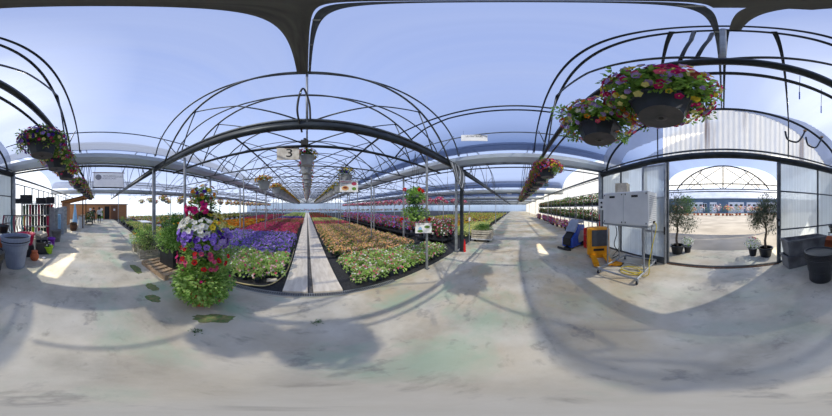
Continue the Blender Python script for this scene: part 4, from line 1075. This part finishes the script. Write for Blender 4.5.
# ------------------------------------------------------------------ plant shelves along the bright aisle
def plant_shelf(x0, x1, y, label):
    t = thing('plant_shelf',label,'shelf',((x0+x1)/2,y,0)); w = x1-x0
    for z in (.90,1.80): a = MB(); a.box((0,0,z),(w,.42,.05),'white_metal'); a.build('shelf_board',t)
    for i in range(4):
        for s in (-1,1):
            a = MB(); a.box((-w/2+w*i/3,s*.20,.95),(.04,.04,1.9),'steel'); a.box((-w/2+w*i/3,s*.20,2.2),(.03,.03,.7),'steel'); a.build('upright',t)
    a = MB(); a.tube([(-w/2,.20,2.5),(w/2,.20,2.5)],.02,'dark'); a.build('top_rail',t)
    return t
for i,(x0,x1) in enumerate(((5.3,8.3),(8.5,11.5),(11.7,14.7),(14.9,17.9),(18.1,23))):
    plant_shelf(x0,x1,-4.35,'white two-tier plant shelf %s' % ('nearest the red crates','second from the red crates','third from the red crates','fourth from the red crates','farthest along the bright aisle')[i])
SH = []
for v,(cols,nb) in enumerate(((['f_rose','f_red'],9),(['f_hot','f_orange2'],9),(['f_white','f_rose'],7))):
    R.seed(601+v); t = thing('shelf_plant','leafy green plant with a few red blooms on the white aisle shelves','potted plant',(0,0,0),0,'plants on the white aisle shelves')
    a = MB(); a.lathe([(.08,0),(.11,.16),(.10,.16)],'black_plastic',n=10); a.build('pot',t)
    a = MB(); bush(a,(0,0,.30),.20,.20,.22,150,.09,.05,'leaf',-.9,.3,['leaf','leaf_dark','leaf_dark']); a.build('foliage',t)
    a = MB(); blooms(a,(0,0,.30),.21,.21,.22,nb,.032,cols,-.4); a.build('blossoms',t); SH.append(t)
n = 0
for z in (.926,1.826):
    x = 5.45
    while x < 22.9:
        for dy in (0,):
            if n < 3: SH[n].location = (x,-4.35,z)
            else: dup(SH[n%3],(x,-4.35+R.uniform(-.03,.03),z),R.uniform(0,6),scale=R.uniform(1.15,1.45))
            n += 1
        x += .31
FP = None; R.seed(611)
for i in range(26):
    x = 8.6+i*.55; y = -3.95+R.uniform(-.25,.25)
    if FP is None: FP = tall('floor_petunia','bushy magenta and violet petunia on the floor in front of the aisle shelves','petunias in front of the shelves',611,['f_hot','f_purple','f_rose'],'leaf',50); 
    if i < 3: FP[i].location = (x,y,0)
    else: dup(FP[i%3],(x,y,0),R.uniform(0,6))
# ------------------------------------------------------------------ crate trolley
def trolley_crate(label, z, seed, plants):
    R.seed(seed); t = thing('slatted_crate',label,'crate',(6.55,1.62,z),.0,'stacked slatted crates'); w,d = .72,.98
    for k in range(2):
        for s in (-1,1):
            a = MB(); a.box((0,s*d/2,.05+k*.10),(w,.016,.075),'cream_wood'); a.build('side_slat',t)
            a = MB(); a.box((s*w/2,0,.05+k*.10),(.016,d,.075),'cream_wood'); a.build('side_slat',t)
    a = MB(); a.box((0,0,.01),(w,d,.02),'cream_wood')
    for sx in (-1,1):
        for sy in (-1,1): a.box((sx*(w/2-.02),sy*(d/2-.02),.105),(.03,.03,.21),'cream_wood')
    a.build('frame',t)
    if plants: f = MB(); bush(f,(0,0,.26),.38,.50,.22,1100,.07,.045,'leaf_light',-.2,.2,['leaf_light','leaf']); f.build('foliage',t)
t = thing('plant_trolley','low wheeled trolley under the slatted crates beside the black post','trolley',(6.55,1.62,0))
a = MB(); a.box((0,0,.16),(.76,1.02,.05),'white_metal'); a.build('deck',t)
for sx in (-1,1):
    for sy in (-1,1): a = MB(); a.lathe([(.05,-.02),(.06,0),(.05,.02)],'rubber',c=(sx*.26,sy*.34,.06),n=12,tilt=Matrix.Rotation(PI/2,3,'Y')); a.box((sx*.26,sy*.34,.12),(.05,.05,.05),'ink'); a.build('wheel',t)
trolley_crate('lower slatted crate stacked on the low trolley',.19,1,False)
trolley_crate('upper slatted crate filled with bright green seedlings on the trolley',.41,2,True)
# a-shaped stand with notice next to the trolley
t = thing('notice_stand','slim metal stake with a small white card between black post and trolley','stand',(5.55,2.0,0))
a = MB(); a.tube([(0,0,0),(0,0,1.25)],.018,'steel'); a.build('pole',t)
a = MB(); a.box((0,-.02,1.2),(.22,.012,.16),'white',rz=.0); a.build('card',t)
t = dup(pr,(0,0,0)); bpy.data.objects.remove(t.children[0]); bpy.data.objects.remove(t.children[0]) if t.children else None; bpy.data.objects.remove(t)
# ------------------------------------------------------------------ pots near the doorway / left side
def nested_pot(name,label,x,y,prof,m,nrims=0,dz=.05,group=None,n=32,rim=None):
    t = thing(name,label,'pot',(x,y,0),0,group)
    a = MB(); a.lathe(prof,m,n=n); a.build('body',t,smooth=False); return t
P = [(.25,0),(.26,.02),(.33,.60),(.355,.60),(.36,.64),(.375,.78),(.405,.80),(.415,.82),(.415,.85),(.385,.85),(.37,.80),(.28,.25),(.0,.24)]
t = nested_pot('garden_pot','huge light grey round tub, the outer one, on the concrete floor',-2.93,-2.14,[(r*.98,z*.93) for r,z in P],'grey_plastic')
t = nested_pot('garden_pot','light grey tub nested inside the huge grey tub',-2.93,-2.14,[(.37,.775),(.40,.79),(.405,.80),(.415,.90),(.42,.93),(.395,.93),(.38,.90),(.30,.45),(0,.44)],'grey_plastic')
b = MB(); b.lathe([(.385,.79),(.408,.80),(.408,.825),(.39,.83)],'ink',n=32); one('black_liner','black liner rim showing between the two nested grey tubs','liner',b,(-2.93,-2.14,0))
BP = [(.23,0),(.24,.02),(.26,.28),(.275,.29),(.30,.48),(.32,.49),(.34,.60),(.355,.61),(.355,.64),(.325,.64),(.30,.5),(.24,.3),(0,.29)]
t = nested_pot('garden_pot','big black round pot, bottom of the stack beside the grey troughs',-1.92,-2.12,BP,'black_plastic')
for i in range(3):
    z0 = .645+.035*i; prof = [(.315,z0),(.345,z0),(.355,z0+.005),(.355,z0+.026),(.325,z0+.028)]
    if i == 2: prof += [(.29,z0-.1),(.0,z0-.12)]
    nested_pot('garden_pot','black pot nested in the stack beside the grey troughs, %s' % ('second up','third up','topmost')[i],-1.92,-2.12,prof,'black_plastic')
def trough(label,x,y,z,rz,w=1.22,d=.42,h=.42,m='trough'):
    t = thing('planter_trough',label,'planter trough',(x,y,z),rz); a = MB()
    def q(w0,d0,z0): return [(-w0/2,-d0/2,z0),(w0/2,-d0/2,z0),(w0/2,d0/2,z0),(-w0/2,d0/2,z0)]
    vs = q(w*.88,d*.80,0)+q(w*.98,d*.96,h*.86)+q(w*1.02,d*1.04,h*.86)+q(w*1.02,d*1.04,h)+q(w*.94,d*.88,h)+q(w*.84,d*.72,.05)
    fs = [(3,2,1,0),(20,21,22,23)]
    for r in range(5):
        for i in range(4): j=(i+1)%4; fs.append((r*4+i,r*4+j,r*4+4+j,r*4+4+i))
    a.add(vs,fs,m); a.build('body',t); return t
trough('lower dusty grey rectangular trough against the glazed wall',-2.16,-3.16,0,.0,1.2,.44,.40)
trough('upper dusty grey rectangular trough stacked on the lower one',-2.22,-3.14,.405,-.02,1.32,.46,.44)
def rpot(name,label,cat,x,y,z,r,h,m,n=20,plants=None,group=None,prof=None):
    t = thing(name,label,cat,(x,y,z),0,group); a = MB()
    a.lathe(prof or [(r*.68,0),(r*.9,h*.82),(r,h*.84),(r,h),(r*.88,h),(r*.6,h*.3),(0,h*.28)],m,n=n); a.build('body',t,smooth=True)
    if plants: f = MB(); bush(f,(0,0,h*1.05),r*1.1,r*1.1,r*.5,60,.07,.035,plants,-.2,.2); f.build('foliage',t)
    return t
rpot('terracotta_pot','wide terracotta bowl beyond the grey troughs','pot',-3.15,-2.98,.42,.30,.30,'terracotta')
b = MB(); b.box((0,0,.2),(.55,.5,.40),'trough'); one('storage_block','low grey block under the terracotta bowl','block',b,(-3.15,-2.98,0))
rpot('black_bowl','black round bowl on the shelf stand beside the glazed wall','pot',-3.55,-3.15,.82,.24,.26,'black_plastic')
t = thing('display_stand','slim steel stand holding the black bowl near the glazed wall','stand',(-3.55,-3.15,0))
for sx in (-1,1):
    for sy in (-1,1): a = MB(); a.box((sx*.15,sy*.15,.4),(.025,.025,.8),'midsteel'); a.build('leg',t)
a = MB(); a.box((0,0,.81),(.36,.36,.02),'midsteel'); a.build('top',t)
rpot('terracotta_jar','small orange terracotta jar beside the huge grey tub','jar',-3.63,-1.92,0,.13,.33,'terracotta',prof=[(.09,0),(.135,.08),(.14,.16),(.10,.25),(.085,.26),(.10,.29),(.10,.33),(.07,.34),(0,.35)])
t = rpot('lime_pot','glossy lime green pot with silvery plants in the aisle','pot',-4.45,-1.80,0,.20,.30,'lime',plants='leaf_dark')
a = MB(); R.seed(9); blooms(a,(0,0,.36),.17,.17,.10,16,.03,['f_white','f_lilac'],-.1); a.build('blossoms',t)
def Pd(u,d): az = rad((u-307)*360/832); return d*math.sin(az), d*math.cos(az)
x,y = Pd(26,4.6); rpot('crimson_bowl','wide crimson planter bowl behind the terracotta jar','pot',x,y,.42,.33,.40,'crimson')
b = MB(); b.box((0,0,.21),(.5,.5,.42),'black_plastic'); one('black_crate','black crate under the crimson bowl','crate',b,(x,y,0),.6)
x,y = Pd(42,4.9); b = MB()
for s in (-1,1): b.box((s*.25,0,.22),(.02,.45,.44),'black_plastic'); b.box((0,s*.22,.22),(.5,.02,.44),'black_plastic')
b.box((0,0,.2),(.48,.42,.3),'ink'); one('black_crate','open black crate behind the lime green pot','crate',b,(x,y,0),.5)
x,y = Pd(41,5.4); b = MB(); b.box((0,0,.62),(.55,.3,.14),'cream_wood',rx=.3); b.box((0,0,.28),(.5,.28,.56),'trough'); one('seed_bin','beige topped display bin behind the open black crate','bin',b,(x,y,0),.9)
x,y = Pd(51.5,5.6); rpot('purple_pot','small purple pot beyond the lime green pot','pot',x,y,.0,.17,.42,'purplep')
x,y = Pd(56.5,6.6); rpot('grey_pot','mid grey round pot standing beyond the purple pot','pot',x,y,0,.26,.62,'trough')
# white plastic litter by the terracotta jar
b = MB(); b.add([(0,0,.0),(.10,.02,.03),(.14,.12,.01),(.03,.14,.05),(.07,.08,.07)],[(0,1,4),(1,2,4),(2,3,4),(3,0,4)],'white'); one('plastic_scrap','crumpled white plastic scrap beside the terracotta jar','litter',b,(-3.95,-1.80,0))
# post with cords
t = thing('cord_rack','low rail with red and teal cords hanging by the grey gutter post','rack',(-4.05,-2.95,0),rad(-53)+PI*0)
a = MB(); a.tube([(-.45,0,1.42),(.45,0,1.42)],.018,'midsteel'); a.build('rail',t)
for s in (-1,1): a = MB(); a.tube([(s*.45,0,0),(s*.45,0,1.42)],.018,'midsteel'); a.build('leg',t)
R.seed(12)
for i in range(9):
    x0 = -.4+.1*i; a = MB(); a.tube(bez([(x0,0,1.43),(x0+.05,-.03,1.2),(x0+.02,-.02,.85+R.uniform(-.1,.1)),(x0+.09,.02,1.1),(x0+.06,0,1.43)],6),.014,('crimson','teal','pot_light','wood_dark')[i%4],5); a.build('cord',t,smooth=True)
# shelf rack with pots
x,y = Pd(36,7.0); RA = math.atan2(x,y)*0+rad(-50)
rack_rz = math.atan2(x,-y)+PI
t = thing('storage_rack','open steel rack packed with coloured pots against the glazed wall','rack',(x,y,0),rack_rz*0+math.atan2(y,x)-PI/2+PI*0)
RZ = t.rotation_euler[2]
for z in (.15,.76,1.34,1.92): a = MB(); a.box((0,0,z),(1.5,.45,.03),'steel'); a.build('shelf_board',t)
for sx in (-1,0,1):
    for sy in (-1,1): a = MB(); a.box((sx*.74,sy*.21,.98),(.04,.04,1.96),'steel'); a.build('upright',t)
rm = Matrix.Translation((x,y,0)) @ Matrix.Rotation(RZ,4,'Z')
cols = ['ink','crimson','black_plastic','lime','crimson','trough','leafpot','crimson','white','ink','black_plastic','leafpot']
names = {'white':'white','crimson':'crimson','ink':'black','lime':'lime green','trough':'grey','leafpot':'dark green','black_plastic':'glossy black','terracotta':'terracotta'}
R.seed(13); n=0
for zi,(z,h,wd,nn) in enumerate(((.165,.57,.155,9),(.775,.56,.155,9),(1.355,.54,.155,9))):
    for i in range(nn):
        c = cols[(i*5+zi*3)%len(cols)]; px = -.62+1.24*i/(nn-1); v = rm @ Vector((px,-.02,z))
        a = MB(); hh = h*R.uniform(.85,1); a.lathe([(wd*.40,0),(wd*.46,hh*.94),(wd*.5,hh*.95),(wd*.5,hh),(wd*.4,hh)],c,n=10)
        one('stacked_pots','%s column of nested pots on the %s shelf of the steel rack' % (names[c],('bottom','middle','upper')[zi]),'pots',a,v,group='nested pots, %s shelf, %s' % (('bottom','middle','upper')[zi],names[c]))
for i,(px,w,h) in enumerate(((-.62,.85,.26),(-.5,.62,.18),(.25,.5,.30),(.75,.42,.34))):
    z = 1.935 if i != 1 else 2.2; v = rm @ Vector((px,0,z)); a = MB(); 
    for s in (-1,1): a.box((s*w/2,0,h/2),(.02,.4,h),'black_plastic'); a.box((0,s*.2,h/2),(w,.02,h),'black_plastic')
    a.box((0,0,.01),(w,.4,.02),'black_plastic'); one('black_tray',('wide black tray on top of the steel rack','small black tray stacked on the wide one','black tray in the middle of the rack top','tall black tray at the shed end of the rack top')[i],'tray',a,v,RZ)
# tall panels / cabinets past the rack
for i,(u,d,c,w,h) in enumerate(((50,7.4,'pot_light',.5,1.75),(54,7.8,'steel',.45,1.7),(57.5,8.2,'lightblue',.4,1.3),(60.5,8.6,'pot_light',.45,1.75),(64,9.2,'steel',.4,1.8))):
    x,y = Pd(u,d); b = MB(); b.bbox((0,0,h/2),(w,.3,h),c,.02); b.box((0,-.16,h*.55),(w*.9,.01,.03),'ink')
    one('tall_bin',('pale tall bin right beside the pot rack','grey tall bin second past the pot rack','sky blue bin past the pot rack','pale tall bin beyond the sky blue bin','grey tall bin next to the wooden kiosk')[i],'bin',b,(x,y,0),math.atan2(y,x)+PI/2)
x,y = Pd(49.5,7.2); rpot('red_bowl','orange red bowl on top of the pale tall bin','bowl',x,y,1.75,.25,.14,'red')
# wooden kiosk
kx, ky = -12.2,-2.2
t = thing('wooden_kiosk','rustic wooden kiosk with a sloping dark timber roof beside the aisle','kiosk',(kx,ky,0))
a = MB(); a.add([(-1.6,-1.0,2.22),(1.4,-1.0,2.22),(1.4,1.0,2.66),(-1.6,1.0,2.66),(-1.6,-1.0,2.31),(1.4,-1.0,2.31),(1.4,1.0,2.76),(-1.6,1.0,2.76)],[(3,2,1,0),(4,5,6,7),(0,1,5,4),(1,2,6,5),(2,3,7,6),(3,0,4,7)],'wood_dark'); a.build('roof',t)
for i in range(8): a = MB(); a.tube([(-1.5+i*.4,-1.0,2.18),(-1.5+i*.4,1.05,2.63)],.035,'wood_orange'); a.build('rafter',t)
for sx in (-1.4,1.2):
    a = MB(); a.tube([(sx,.85,0),(sx,.85,2.6)],.055,'wood_dark',8); a.tube([(sx,.85,2.0),(sx+.35*(-1 if sx>0 else 1),.85,2.58)],.03,'wood_dark'); a.build('post',t)
a = MB(); a.box((-.1,.6,.5),(2.4,.3,1.0),'white_metal'); a.box((-.1,.6,1.02),(2.5,.4,.05),'wood'); a.build('counter',t)
a = MB(); a.box((-.1,-.9,1.1),(2.9,.05,2.2),'wood_orange'); a.build('back_wall',t)
x,y = Pd(75,10.6); b = MB(); n=16
vs=[]; 
for j in range(9):
    z = 1.95-j*.2; r = .07+.035*j
    for i in range(n): q = 2*PI*i/n; vs.append((r*math.cos(q)*(1+.15*math.sin(5*q)), r*math.sin(q)*(1+.15*math.sin(5*q))*.6, z))
b.add(vs,[(j*n+i,j*n+(i+1)%n,(j+1)*n+(i+1)%n,(j+1)*n+i) for j in range(8) for i in range(n)],'lightblue'); one('blue_cloth','pale blue gathered cloth hanging at the corner of the wooden kiosk','cloth',b,(x,y,.1),.4,smooth=True)
x,y = Pd(73.5,9.9); b = MB(); b.lathe([(.22,0),(.28,.25),(.28,.40),(.24,.62),(.22,.62),(.2,.5)],'wood_dark',n=18)
for z in (.12,.5): b.lathe([(.27,z),(.275,z+.04)],'ink',n=18)
one('wooden_barrel','dark wooden half barrel in front of the kiosk','barrel',b,(x,y,0))
# wooden shed facade at the end
t = thing('wooden_shed','orange timber shed front closing the end of the aisle','shed',(-20,.0,0))
a = MB(); a.box((0,-.5,1.1),(.12,9.5,2.2),'wood_orange'); a.box((0,-.5,2.26),(.3,9.8,.12),'wood_dark'); a.build('front_wall',t)
for yy in (-1.3,.4):
    a = MB(); a.lathe([(.20,-.02),(.20,.02)],'white',c=(.09,yy,1.5),n=18,tilt=Matrix.Rotation(PI/2,3,'Y')); a.build('round_sign',t)
a = MB(); a.box((.10,2.3,1.05),(.08,.95,2.0),'rust'); o = a.build('door',t); a = MB(); a.box((.16,2.3,1.45),(.03,.3,.3),'white'); a.build('pane',o)
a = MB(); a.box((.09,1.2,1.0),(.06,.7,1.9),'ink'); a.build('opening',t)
b = MB(); b.box((0,0,.8),(.04,.8,1.0),'leaf'); b.box((.025,0,.85),(.01,.6,.35),'white'); b.box((0,.0,.15),(.05,.8,.3),'white'); one('green_poster','green and white poster board standing behind the two people','poster',b,(-17.5,.15,0))
# plant cart by people
t = thing('plant_cart','cart heaped with dark green potted plants in front of the people','cart',(-13.7,-1.0,0))
a = MB(); a.box((0,0,.3),(1.3,.8,.05),'midsteel'); a.build('deck',t)
for sx in (-1,1):
    for sy in (-1,1): a = MB(); a.lathe([(.08,-.03),(.10,0),(.08,.03)],'rubber',c=(sx*.5,sy*.3,.10),n=12,tilt=Matrix.Rotation(PI/2,3,'X')); a.box((sx*.5,sy*.3,.22),(.05,.04,.12),'ink'); a.build('wheel',t)
R.seed(15); f = MB(); bush(f,(0,0,.85),.75,.55,.55,700,.14,.08,'leaf_dark',-.9,.3); f.build('foliage',t); a = MB(); blooms(a,(0,0,.85),.76,.56,.56,30,.05,['f_rose','f_white'],-.2); a.build('blossoms',t)
a = MB(); a.box((-.2,0,1.25),(.5,.45,.10),'black_plastic'); a.build('tray',t)
# ------------------------------------------------------------------ people
def person(label, loc, rz, shirt, trousers, lean=0, armf=.25, hold=False):
    t = thing('person', label, 'person', loc, rz)
    # skeleton: local +Y is the way they face
    V = []; E = []; Rr = []
    def vtx(p, r): V.append(p); Rr.append(r); return len(V)-1
    def link(*ids):
        for a_, b_ in zip(ids, ids[1:]): E.append((a_, b_))
    pel = vtx((0,0,.95),.15); wa = vtx((0,.0,1.10),.135); ch = vtx((0,.01+lean*.3,1.30),.155); nb = vtx((0,.0+lean*.5,1.45),.08); nk = vtx((0,.02+lean*.6,1.52),.055); hd = vtx((0,.04+lean*.7,1.63),.085); ht = vtx((0,.03+lean*.7,1.72),.07)
    link(pel,wa,ch,nb,nk,hd,ht)
    for s in (-1,1):
        hp = vtx((s*.10,0,.90),.10); kn = vtx((s*.11,.03,.50),.065); an = vtx((s*.11,-.01+.05*s,.10),.045); tb = vtx((s*.12,.14+.05*s,.04),.035); link(pel,hp,kn,an,tb)
        sh = vtx((s*.18,.0+lean*.5,1.42),.065); elb = vtx((s*.25,-.02+armf*.3,1.14),.045); wr = vtx((s*.20,armf,1.0),.03); pm = vtx((s*.19,armf+.06,.98),.035); link(nb,sh,elb,wr,pm)
        for fi in range(4): 
            f1 = vtx((s*(.215-.018*fi),armf+.11,.97),.010); f2 = vtx((s*(.215-.018*fi),armf+.14+.004*(fi%2),.955),.009); link(pm,f1,f2)
        th = vtx((s*.150,armf+.08,.985),.011); link(pm,th)
    me = bpy.data.meshes.new('body'); me.from_pydata(V,E,[]); o = bpy.data.objects.new('body_tmp',me); C.objects.link(o)
    md = o.modifiers.new('s','SKIN'); sv = me.skin_vertices[0].data
    for i, r in enumerate(Rr): sv[i].radius = (r, r*.85 if i in (0,1,2) else r)
    sv[0].use_root = True; md2 = o.modifiers.new('u','SUBSURF'); md2.levels = 1; md2.render_levels = 1
    dg = bpy.context.evaluated_depsgraph_get(); m2 = bpy.data.meshes.new_from_object(o.evaluated_get(dg)); bpy.data.objects.remove(o)
    m2.name = 'body'
    for mm in ('skin', trousers, shirt): m2.materials.append(M[mm])
    for p in m2.polygons:
        z = p.center.z; x = abs(p.center.x); y = p.center.y
        p.material_index = 0
        if z < .98 and not (x > .14 and y > armf-.05 and z > .9): p.material_index = 1
        elif z < 1.48 and not (y > armf*.5+.02 and x > .13 and z < 1.12): p.material_index = 2
        p.use_smooth = True
    ob = bpy.data.objects.new('body', m2); C.objects.link(ob); ob.parent = t
    hx, hy = 0, .03+lean*.7
    a = MB(); a.lathe([(.0,1.80),(.05,1.79),(.09,1.745),(.105,1.68),(.10,1.62),(.085,1.58)],'hair',c=(hx,hy-.03,0),n=14); a.build('hair', t, smooth=True)
    a = MB()
    for s in (-1,1): a.lathe([(.0,-.008),(.010,0),(.0,.008)],'ink',c=(s*.032,hy+.085,1.645),n=6)
    a.box((0,hy+.095,1.615),(.02,.03,.04),'skin'); a.box((0,hy+.082,1.575),(.05,.008,.010),'f_rose'); a.build('face', t)
    return t
person('person in a white shirt and black trousers standing with back turned by the shed',(-14.6,.02,0),rad(90),'shirt_white','trousers',.05,.22)
person('person in dark clothes standing beside the plant cart',(-14.9,-.62,0),rad(60),'shirt_dark','trousers',.08,.25)
# distant low items on the planter side of the aisle
for i in range(6):
    x = -7.2-1.5*i; R.seed(700+i)
    potted('potted_shrub','green potted shrub in the row edging the aisle toward the shed','potted plant',x,2.5+.1*(i%2),.25,.17,'black_plastic',.28,.28,.50,120,.09,'leaf',['f_rose','f_yellow'],10,.03,'shrubs edging the aisle toward the shed')
t = thing('display_table','low white display table with a card beyond the planters','table',(-9.2,3.3,0)); 
a = MB(); a.box((0,0,.7),(1.4,.7,.04),'white_metal'); a.build('top',t)
for sx in (-1,1):
    for sy in (-1,1): a = MB(); a.box((sx*.65,sy*.3,.34),(.04,.04,.68),'steel'); a.build('leg',t)
for i in range(8):
    x = 9.5+1.7*i
    potted('potted_shrub','green potted shrub lining the flower bed edge along the bright aisle','potted plant',x,2.4,.25,.17,'black_plastic',.26,.24,.45,90,.09,'leaf_light',['f_rose','f_yellow'],8,.03,'shrubs along the bright aisle')

# ------------------------------------------------------------------ world, sun, camera
w = bpy.data.worlds.new('sky'); SC.world = w; w.use_nodes = True; nt = w.node_tree; bg = nt.nodes['Background']
tc = nd(nt,'ShaderNodeTexCoord'); sx = nd(nt,'ShaderNodeSeparateXYZ'); nt.links.new(tc.outputs['Generated'], sx.inputs[0])
rp = nd(nt,'ShaderNodeValToRGB'); e = rp.color_ramp.elements
e[0].position = 0; e[0].color = (.66,.71,.80,1); e[1].position = 1; e[1].color = (.10,.17,.39,1)
for p, c in ((.10,(.70,.77,.90)),(.35,(.36,.47,.72)),(.7,(.18,.275,.53))): q = e.new(p); q.color = (*c,1)
nt.links.new(sx.outputs[2], rp.inputs[0])
# pale haze around the sun
sv = (math.sin(SUN_AZ)*math.cos(SUN_EL), math.cos(SUN_AZ)*math.cos(SUN_EL), math.sin(SUN_EL))
dt = nd(nt,'ShaderNodeVectorMath',operation='DOT_PRODUCT'); dt.inputs[1].default_value = sv; nt.links.new(tc.outputs['Generated'], dt.inputs[0])
r2 = nd(nt,'ShaderNodeValToRGB'); e2 = r2.color_ramp.elements; e2[0].position = .78; e2[0].color = (0,0,0,1); e2[1].position = 1; e2[1].color = (1,1,1,1); q = e2.new(.93); q.color = (.38,.38,.38,1)
nt.links.new(dt.outputs['Value'], r2.inputs[0])
mx = nd(nt,'ShaderNodeMix'); mx.data_type = 'RGBA'; nt.links.new(r2.outputs[0], mx.inputs[0]); nt.links.new(rp.outputs[0], mx.inputs[6]); mx.inputs[7].default_value = (.95,.95,.97,1)
nt.links.new(mx.outputs[2], bg.inputs[0]); bg.inputs[1].default_value = 1.0
sl = bpy.data.lights.new('sun','SUN'); sl.energy = 4.4; sl.angle = rad(.8); sl.color = (1,.89,.70)
so = bpy.data.objects.new('sun', sl); C.objects.link(so); so.rotation_euler = Vector(sv).to_track_quat('Z','Y').to_euler()
cd = bpy.data.cameras.new('camera'); co = bpy.data.objects.new('camera', cd); C.objects.link(co)
cd.type = 'PANO'
try: cd.panorama_type = 'EQUIRECTANGULAR'
except Exception: pass
try: cd.cycles.panorama_type = 'EQUIRECTANGULAR'
except Exception: pass
cd.clip_start = .01; cd.clip_end = 500
co.location = (0,0,1.7)
# image centre (u = 416) looks 47.16 degrees clockwise from +Y
co.rotation_euler = (rad(90), 0, -rad((416-307)*360/832))
SC.camera = co
SC.view_settings.view_transform = 'Standard'; SC.view_settings.look = 'None'; SC.view_settings.gamma = 1; SC.view_settings.use_curve_mapping = False
SC.view_settings.exposure = 1.15
SC.cycles.max_bounces = 10; SC.cycles.transparent_max_bounces = 24; SC.cycles.sample_clamp_indirect = 4
